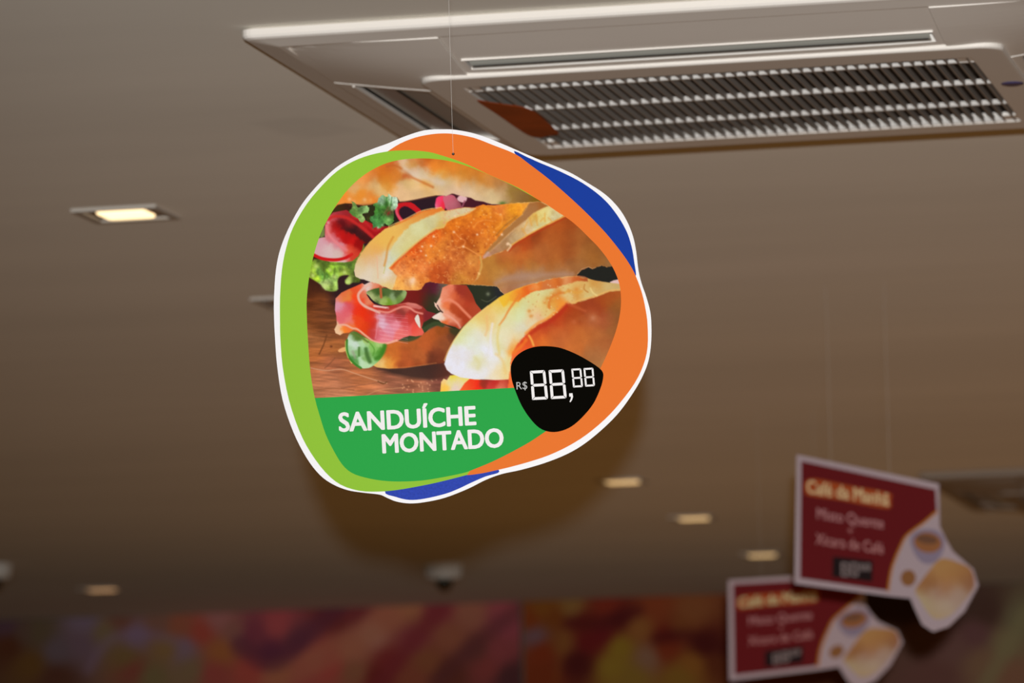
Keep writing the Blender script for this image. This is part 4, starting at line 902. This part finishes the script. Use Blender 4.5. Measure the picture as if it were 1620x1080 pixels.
# ------------------------------------------------------------------ the hanging sandwich sign
K = 1.06
glossy = lambda n, c, **k: mat(n, pal(c, K), 0.5, 0.06, **k)
m_board = mat('white_pvc', (0.86, 0.855, 0.88), 0.45, 0.25)
m_lime = glossy('lime_vinyl', (138, 188, 48)); m_orange = glossy('orange_vinyl', (224, 112, 36)); m_blue = glossy('blue_vinyl', (2, 52, 150))
m_blue2 = glossy('speckled_blue_vinyl', (36, 62, 168), noise=0.35, nscale=420)
m_green = glossy('green_vinyl', (30, 158, 64)); m_black = mat('black_vinyl', (0.0035, 0.003, 0.002), 0.7, 0.0); m_letter = mat('white_lettering', (0.86, 0.84, 0.84), 0.5, 0.05)
SP = Plane(EYE + _F0 * SIGN_D, -_F0)
BOARD = [(701, 204.5), (672, 206), (642, 215), (613, 227), (592, 234.5), (562, 247), (533, 264), (506, 289), (479, 321), (459, 356), (444, 392), (436.5, 427), (433.5, 471), (433.5, 500), (435, 534), (438.5, 579), (447, 632), (464, 683), (485, 724), (506, 751), (527, 766), (550, 775), (574, 779), (600, 782), (612, 787), (627, 793), (648, 796), (672, 794), (704, 787),
         (740, 773), (768, 759), (794, 749.5), (824, 743), (862, 732), (898, 717.5), (927, 700), (957, 675), (981, 650), (1003, 619), (1017, 594), (1026, 570), (1030, 543), (1030.5, 514), (1028.5, 492), (1022, 468), (1015, 448), (1010, 427), (1006.5, 398), (1001.5, 374), (992, 350), (978, 328), (957, 307), (927, 287.5), (898, 271), (853, 252.5), (818, 237.5), (779, 221), (750, 211), (722, 205.5)]
LIME = [(613, 239.5), (632, 238), (655, 238), (679, 240.5), (696, 245), (718, 252), (740, 260.5), (773, 276), (820, 297), (853, 317), (856, 322), (840, 400), (800, 650), (760, 730), (744, 745), (741, 749.5), (739, 751), (716, 757), (687, 764), (657, 770), (627, 775), (598, 777.5), (568, 776), (539, 766.5), (515, 747), (491, 715), (473, 680), (457, 632), (447, 579), (443.5, 534), (443, 510), (443, 471), (446, 427), (453, 391), (464, 359), (485, 323), (509, 294), (533, 271), (559, 255), (586, 245)]
ORANGE = [(613, 239.5), (633, 227), (657, 217.5), (681, 212.5), (700, 211), (720, 212), (750, 218), (779, 229), (815, 243.5), (838, 260), (868, 283), (898, 309), (927, 336), (957, 367), (981, 396.5), (996, 418), (1006, 437), (1015.5, 463), (1021.5, 490), (1024.5, 514), (1024.5, 549), (1018, 577), (1004, 606), (981, 637), (957, 663), (927, 688), (898, 706), (868, 720), (838, 730), (809, 738), (788, 743), (765, 748), (746, 750.8), (738, 751.2), (736.5, 750.5), (730, 743), (640, 500), (620, 300)]
BLUE1 = [(814, 242), (835, 249), (853, 257), (886, 271), (921, 289), (951, 311), (972, 334), (990, 363), (999, 389), (1003.5, 415), (1005.5, 437), (990, 420), (950, 380), (880, 310)]
BLUE2 = [(609, 777), (627, 786), (648, 790.5), (672, 788.5), (704, 781), (725, 773), (745, 763.5), (768, 753.5), (790, 746), (770, 735), (700, 730), (640, 750)]
EGG = [(498, 629), (491, 588), (487, 534), (485.5, 500), (485.5, 471), (490, 433), (499, 394), (512, 359), (533, 323), (553, 297), (577, 276), (604, 261), (627, 254), (651, 251), (679, 250.8), (707, 254), (734, 261), (757, 269.5), (784, 281), (811, 293.5), (827, 302), (843, 311), (856, 318.5), (866, 324), (879, 333), (893, 342), (906, 351.5), (919, 363), (932, 376), (944, 388), (954, 400), (962, 411), (971, 426), (978, 443), (981.5, 459), (982.5, 479),
       (980.5, 498), (976, 518), (969, 539), (960, 561), (951, 580), (940, 600), (925, 624), (905, 648), (880, 671), (862, 683), (838, 699), (809, 715), (779, 730), (750, 742), (733, 748), (696, 755.5), (666, 760), (633, 761.5), (604, 760), (577, 755), (556, 747.5), (541, 734), (527, 711), (515, 686), (506, 658)]
PATCH = [(808, 587), (809, 576), (815, 565), (827, 555.5), (842, 549.5), (860, 547.3), (883, 549.3), (904, 556.5), (925, 567), (944, 579), (953, 587.5), (954.3, 597), (950, 614), (939, 638), (922, 659), (904, 674.5), (886, 682), (869, 682.8), (853, 676.5), (838, 661), (825, 641), (816, 620), (810, 602)]
c0 = SP.at([(732, 500)])[0]
root = empty('hanging_sign', tuple(c0), 'round white edged hanging sign with sandwich photo, green caption and black price patch', 'sign', rot=(0, 0, YAW))
T = 0.003
slab('board', SP, spline(BOARD, True, 4), m_board, root, -T, 0.0)
def thin(name, pts, m, lv, smooth=4, parent=None, **k):
    P = spline(pts, True, smooth) if smooth > 1 else np.array(pts, float)
    return slab(name, SP, P, m, parent or root, 0.00002 + (lv - 1) * 0.00008, lv * 0.00008, **k)
thin('blue_band', BLUE1, m_blue, 1); thin('blue_band', BLUE2, m_blue2, 1, label='speckled blue band at the bottom edge')
k_ = ORANGE.index((738, 751.2))
OR = np.vstack([spline(ORANGE[:k_ + 1], False, 3), [(730, 740), (640, 500), (620, 300)]])
a_, b_ = LIME.index((739, 751)), LIME.index((853, 317))
LI = np.vstack([spline(LIME[a_:] + LIME[:b_ + 1], False, 3), [(840, 400), (800, 650), (755, 728)]])
thin('orange_band', OR, m_orange, 2, 1); thin('lime_band', LI, m_lime, 3, 1)
egg = spline(EGG, True, 3)
# the egg is cut in two along the slanting top edge of the caption
def side(P): return P[:, 1] - (629.5 + (P[:, 0] - 498) * (613.2 - 629.5) / (812 - 498))
sv = side(egg); capt = []; phot = []
for i in range(len(egg)):
    a, b = egg[i], egg[(i + 1) % len(egg)]; sa, sb = sv[i], sv[(i + 1) % len(egg)]
    (capt if sa >= 0 else phot).append(a)
    if (sa >= 0) != (sb >= 0):
        q = a + (b - a) * sa / (sa - sb); capt.append(q); phot.append(q)
ca = slab('caption_panel', SP, np.array(capt), m_green, root, 0.00026, 0.00032)
cv = Canvas(480, 244, 990, 636, 1.0)
paint_sandwich(cv)
cv.C[:] = cv.C * 1.0
m_print = attr_mat('sandwich_print', 0.6, 0.02, 700, 0.05)
picture('sandwich_print', cv, SP, np.array(phot), m_print, root, 0.00034, K)
pp = thin('price_patch', PATCH, m_black, 5, 4)

u = np.array([-28.5 * 0.052, -28.6])
text_px('lettering', 'SANDUÍCHE', SP, (536.3, 682.3), (753.8, 671.3), u, m_letter, ca, 0.00042, bold=0.033, cap=0.682, label='white caption SANDUÍCHE')
text_px('lettering', 'MONTADO', SP, (605.0, 716.3), (797.4, 706.4), u, m_letter, ca, 0.00042, bold=0.033, cap=0.682, label='white caption MONTADO')
text_px('currency_sign', 'R$', SP, (817.3, 616.0), (834.3, 615.0), (-0.5, -11.6), mat('grey_lettering', (0.42, 0.42, 0.41), 0.5), pp, 0.00052, bold=-0.006, cap=0.682, label='thin white letters R$')

def seven(tl, tr, br, bl, w, m, parent, pl, off, segs='abcdefg', name='digit', gap=0.5):
    """seven segment figure inside a px quad, stroke w px"""
    tl, tr, br, bl = [np.array(p, float) for p in (tl, tr, br, bl)]
    W = np.linalg.norm(tr - tl); H = np.linalg.norm(bl - tl); a = w / W; b = w / H; g = gap / W; h = gap / H
    def P(u_, v_): return (tl * (1 - u_) + tr * u_) * (1 - v_) + (bl * (1 - u_) + br * u_) * v_
    S = {'a': [(g, 0), (1 - g - a * .3, 0), (1 - a - g, b), (a + g, b)], 'd': [(a + g, 1 - b), (1 - a - g, 1 - b), (1 - g - a * .3, 1), (g, 1)],
         'g': [(a * .5 + g, .5), (a + g, .5 - b / 2), (1 - a - g, .5 - b / 2), (1 - a * .5 - g, .5), (1 - a - g, .5 + b / 2), (a + g, .5 + b / 2)],
         'f': [(0, h), (a, b + h), (a, .5 - b / 2 - h), (a * .5, .5 - h), (0, .5 - b / 3 - h)], 'e': [(0, .5 + b / 3 + h), (a * .5, .5 + h), (a, .5 + b / 2 + h), (a, 1 - b - h), (0, 1 - h)],
         'b': [(1 - a, b + h), (1 - a * .2, 0 + h), (1, b), (1, .5 - b / 3 - h), (1 - a * .5, .5 - h), (1 - a, .5 - b / 2 - h)], 'c': [(1 - a, .5 + b / 2 + h), (1 - a * .5, .5 + h), (1, .5 + b / 3 + h), (1, 1 - b), (1 - a * .2, 1 - h), (1 - a, 1 - b - h)]}
    V = []; F = []
    for k in segs:
        q = [P(*p) for p in S[k]]; F.append(tuple(range(len(V), len(V) + len(q)))); V += q
    return build(name, pl.at(V, off), F, m, parent)
seven((838.2, 586.6), (862.4, 585.2), (867.4, 631.5), (841.8, 632.6), 4.3, m_letter, pp, SP, 0.00052)
seven((867.8, 585.4), (892.0, 584.0), (896.8, 629.8), (871.6, 631.2), 4.3, m_letter, pp, SP, 0.00052)
seven((903.7, 583.2), (919.4, 582.4), (922.4, 612.0), (906.6, 612.9), 2.9, m_letter, pp, SP, 0.00052, gap=0.35)
seven((922.9, 582.2), (938.6, 581.4), (941.3, 610.6), (925.7, 611.6), 2.9, m_letter, pp, SP, 0.00052, gap=0.35)
flat('comma', SP, [(900.3, 622.2), (905.6, 621.8), (906.6, 627.5), (905.2, 632), (902.4, 636.3), (901.0, 635.2), (903.0, 630.5), (903.3, 627.2), (900.6, 627.3)], m_letter, pp, 0.00052)
# eyelet hole and knot
m_knot = mat('dark_knot', (0.03, 0.02, 0.015), 0.6)
q = SP.at([(717, 243.5)])[0]
mb = MB(); mb.lathe([(0, 0.0012), (0.0009, 0.0011), (0.0013, 0.0006), (0.0014, 0.0)], 14)
Rm = np.array([_R0, _UP, -_F0]).T
mb.v = [tuple(q + SP.n * 0.0002 + Rm @ np.array(v)) for v in mb.v]
mb.build('eyelet', m_knot, root)
# fishing line from the eyelet up to the ceiling
m_line = mat('nylon', (0.68, 0.66, 0.62), 0.3, 0.5)
mb = MB(); top = np.array([q[0], q[1], CEIL]) - _R0 * 0.0015
pt = q + SP.n * 0.0016
edge = SP.at([(715.6, 205)])[0] + SP.n * 0.0016
mb.tube([tuple(pt), tuple(edge), tuple(edge * 0.5 + top * 0.5), tuple(top)], 0.00014, 6)
o = mb.build('nylon_line', m_line); o['label'] = 'thin clear nylon line holding up the round sandwich sign'; o['category'] = 'hanging line'

# ------------------------------------------------------------------ the two red breakfast menu boards
P1 = Plane(EYE + _F0 * 7.9 + _R0 * 0.6, -_F0 * math.cos(math.radians(34)) + _R0 * -math.sin(math.radians(34)))
P2 = Plane(EYE + _F0 * 9.9 + _R0 * 0.5, -_F0 * math.cos(math.radians(30)) + _R0 * -math.sin(math.radians(30)))
src = np.array([(1317, 879), (1380, 886.5), (1380, 920), (1468, 858), (1268, 730), (1275, 770), (1500, 990), (1266, 913), (1437, 915), (1542, 925)], float)
dst = np.array([(1213, 1027), (1271, 1026), (1272, 1048), (1350, 981), (1158, 930), (1165, 948), (1377, 1079), (1161, 1066), (1327, 1029), (1426, 1012)], float)
Mx, *_ = np.linalg.lstsq(np.c_[src, np.ones(len(src))], dst, rcond=None)
KP = 1.9
def menu_board(pl, tf, label, lines, kp):
    w = lambda L: [tuple(p) for p in (np.c_[np.array(L, float), np.ones(len(L))] @ tf)]
    out = w([(1260.5, 719), (1484.5, 765), (1486, 832), (1497, 855), (1507, 872), (1539, 900), (1547, 926), (1525, 967), (1500, 991), (1476, 999), (1459, 988), (1448, 965), (1440, 946), (1408, 943), (1257, 923)])
    c = pl.at([out[0], out[1], out[14]]).mean(0)
    ang = math.atan2(pl.n[1], pl.n[0]) + math.pi / 2
    root = empty('menu_board', tuple(c), label, 'sign', 'red breakfast menu boards', rot=(0, 0, ang))
    cm = lambda n, c_: mat(n, pal(c_, kp), 0.5, 0.2)
    slab('board', pl, out, cm('menu_board_white', (150, 136, 142)), root, -0.003, 0.0)
    red = slab('red_panel', pl, w([(1268, 729), (1480, 774), (1482, 809), (1462, 826), (1444, 839), (1432, 850), (1424, 866), (1417, 882), (1410, 903), (1405, 934), (1266, 914)]), cm('menu_red', (86, 20, 24)), root, 0.0001, 0.0003)
    V, F = stroke_px(spline(w([(1483, 808), (1462, 826), (1444, 839), (1432, 850), (1424, 866), (1417, 882), (1410, 903), (1405, 935)]), False, 3), 3.6)
    build('golden_edge', pl.at(V, 0.0005), F, cm('menu_gold', (150, 95, 25)), root)
    t = lambda s, l, r, uu, col, bold: text_px('lettering', s, pl, *w([l, r]), np.array(w([(l[0] + uu[0], l[1] + uu[1])])[0]) - np.array(w([l])[0]), cm('menu_text', col), red, 0.0007, bold=bold, cap=0.682)
    # glow backing behind the headline
    slab('headline_backing', pl, spline(w([(1274, 762), (1290, 757), (1345, 768), (1406, 779), (1410, 790), (1408, 804), (1380, 801), (1330, 791), (1280, 784), (1273, 775)]), True, 3), cm('menu_orange', (140, 62, 28)), red, 0.00032, 0.00045)
    t('Café da Manhã', (1277, 779), (1407, 800), (0, -20), (215, 165, 125), 0.02)
    t('Misto Quente', (1293, 820), (1398, 836), (0, -17), (165, 120, 122), 0.0)
    t('+', (1341, 845), (1350, 846.5), (0, -13), (150, 100, 100), 0.0)
    t('Xícara de Café', (1291, 860), (1398, 876), (0, -17), (165, 118, 118), 0.0)
    tag = slab('price_tag', pl, w([(1318, 880), (1381, 887), (1380, 920), (1317, 912)]), cm('menu_black', (28, 20, 22)), root, 0.00032, 0.0005)
    for x in (1331, 1346):
        q_ = w([(x, 889), (x + 12, 890.5), (x + 12, 912), (x, 910.5)])
        seven(*q_, 2.6, cm('menu_digit', (125, 112, 112)), tag, pl, 0.0007, gap=0.2)
    for x in (1361, 1370):
        q_ = w([(x, 891), (x + 7, 892), (x + 7, 903), (x, 902)])
        seven(*q_, 1.7, cm('menu_digit', (125, 112, 112)), tag, pl, 0.0007, gap=0.1)
    el = lambda cx, cy, rx, ry, rot=0.15, n=28: [(cx + rx * math.cos(a) * math.cos(rot) - ry * math.sin(a) * math.sin(rot), cy + rx * math.cos(a) * math.sin(rot) + ry * math.sin(a) * math.cos(rot)) for a in np.linspace(0, 2 * math.pi, n, endpoint=False)]
    cup = slab('cup_picture', pl, w(spline([(1440, 850), (1455, 838), (1480, 838), (1494, 852), (1492, 872), (1478, 890), (1460, 890), (1446, 874)], True, 4)), cm('menu_cup', (118, 108, 126)), root, 0.0001, 0.0003)
    slab('coffee', pl, w(el(1468, 858, 22, 16)), cm('menu_coffee', (128, 84, 52)), cup, 0.0004, 0.0006)
    slab('coffee_rim', pl, w(el(1467, 853, 17, 7)), cm('menu_coffee_dark', (95, 66, 50)), cup, 0.0007, 0.0009)
    slab('biscuit_picture', pl, w(el(1437, 914, 12, 13)), cm('menu_biscuit', (118, 80, 48)), root, 0.0001, 0.0003)
    cv = Canvas(1440, 876, 1552, 988, 2.0)
    sw = [(1448, 934), (1458, 918), (1472, 900), (1482, 888), (1494, 883), (1515, 889), (1536, 900), (1542, 925), (1532, 943), (1517, 961), (1500, 975), (1480, 979), (1466, 966), (1455, 948)]
    cv.fill([(1430, 860), (1560, 860), (1560, 1000), (1430, 1000)], [(1470, 910, 168, 122, 72), (1495, 895, 165, 120, 66), (1520, 905, 160, 112, 62), (1500, 920, 165, 115, 65), (1470, 922, 140, 88, 48), (1538, 920, 140, 88, 55), (1480, 938, 158, 120, 105), (1510, 940, 165, 138, 122), (1470, 950, 168, 150, 115), (1490, 960, 170, 150, 130), (1525, 945, 160, 135, 118), (1480, 975, 168, 142, 105), (1500, 930, 158, 112, 80)], smooth=1)
    # transfer the canvas with the same placement as the rest of the board
    class TP:
        n = pl.n
        @staticmethod
        def at(P, off=0.0): return pl.at(w(P), off)
    g_ = cv.C.mean(-1, keepdims=True); cv.C[:] = (g_ + (cv.C - g_) * 0.85) * 0.96
    picture('sandwich_picture', cv, TP, spline(sw, True, 3), attr_mat('menu_sandwich', 0.5, 0.2, 150, 0.08), root, 0.0004, kp)
    for k, (a, b) in enumerate(lines):
        pe, pc = pl.at(w([a]))[0], None
        tpz = np.array([pe[0], pe[1], CEIL])
        mbl = MB(); mbl.tube([tuple(pe + pl.n * 0.0008), tuple(tpz)], 0.00018, 6)
        ln = mbl.build('nylon_line', m_line)
        ln['label'] = '%s nylon line above the %s red menu board' % (('left', 'right')[k], b); ln['category'] = 'hanging line'
menu_board(P1, np.array([[1, 0], [0, 1], [0, 0]], float), 'upper and nearer red menu board with coffee cup and sandwich cutout', [((1315, 740), 'upper'), ((1408, 757), 'upper')], KP)
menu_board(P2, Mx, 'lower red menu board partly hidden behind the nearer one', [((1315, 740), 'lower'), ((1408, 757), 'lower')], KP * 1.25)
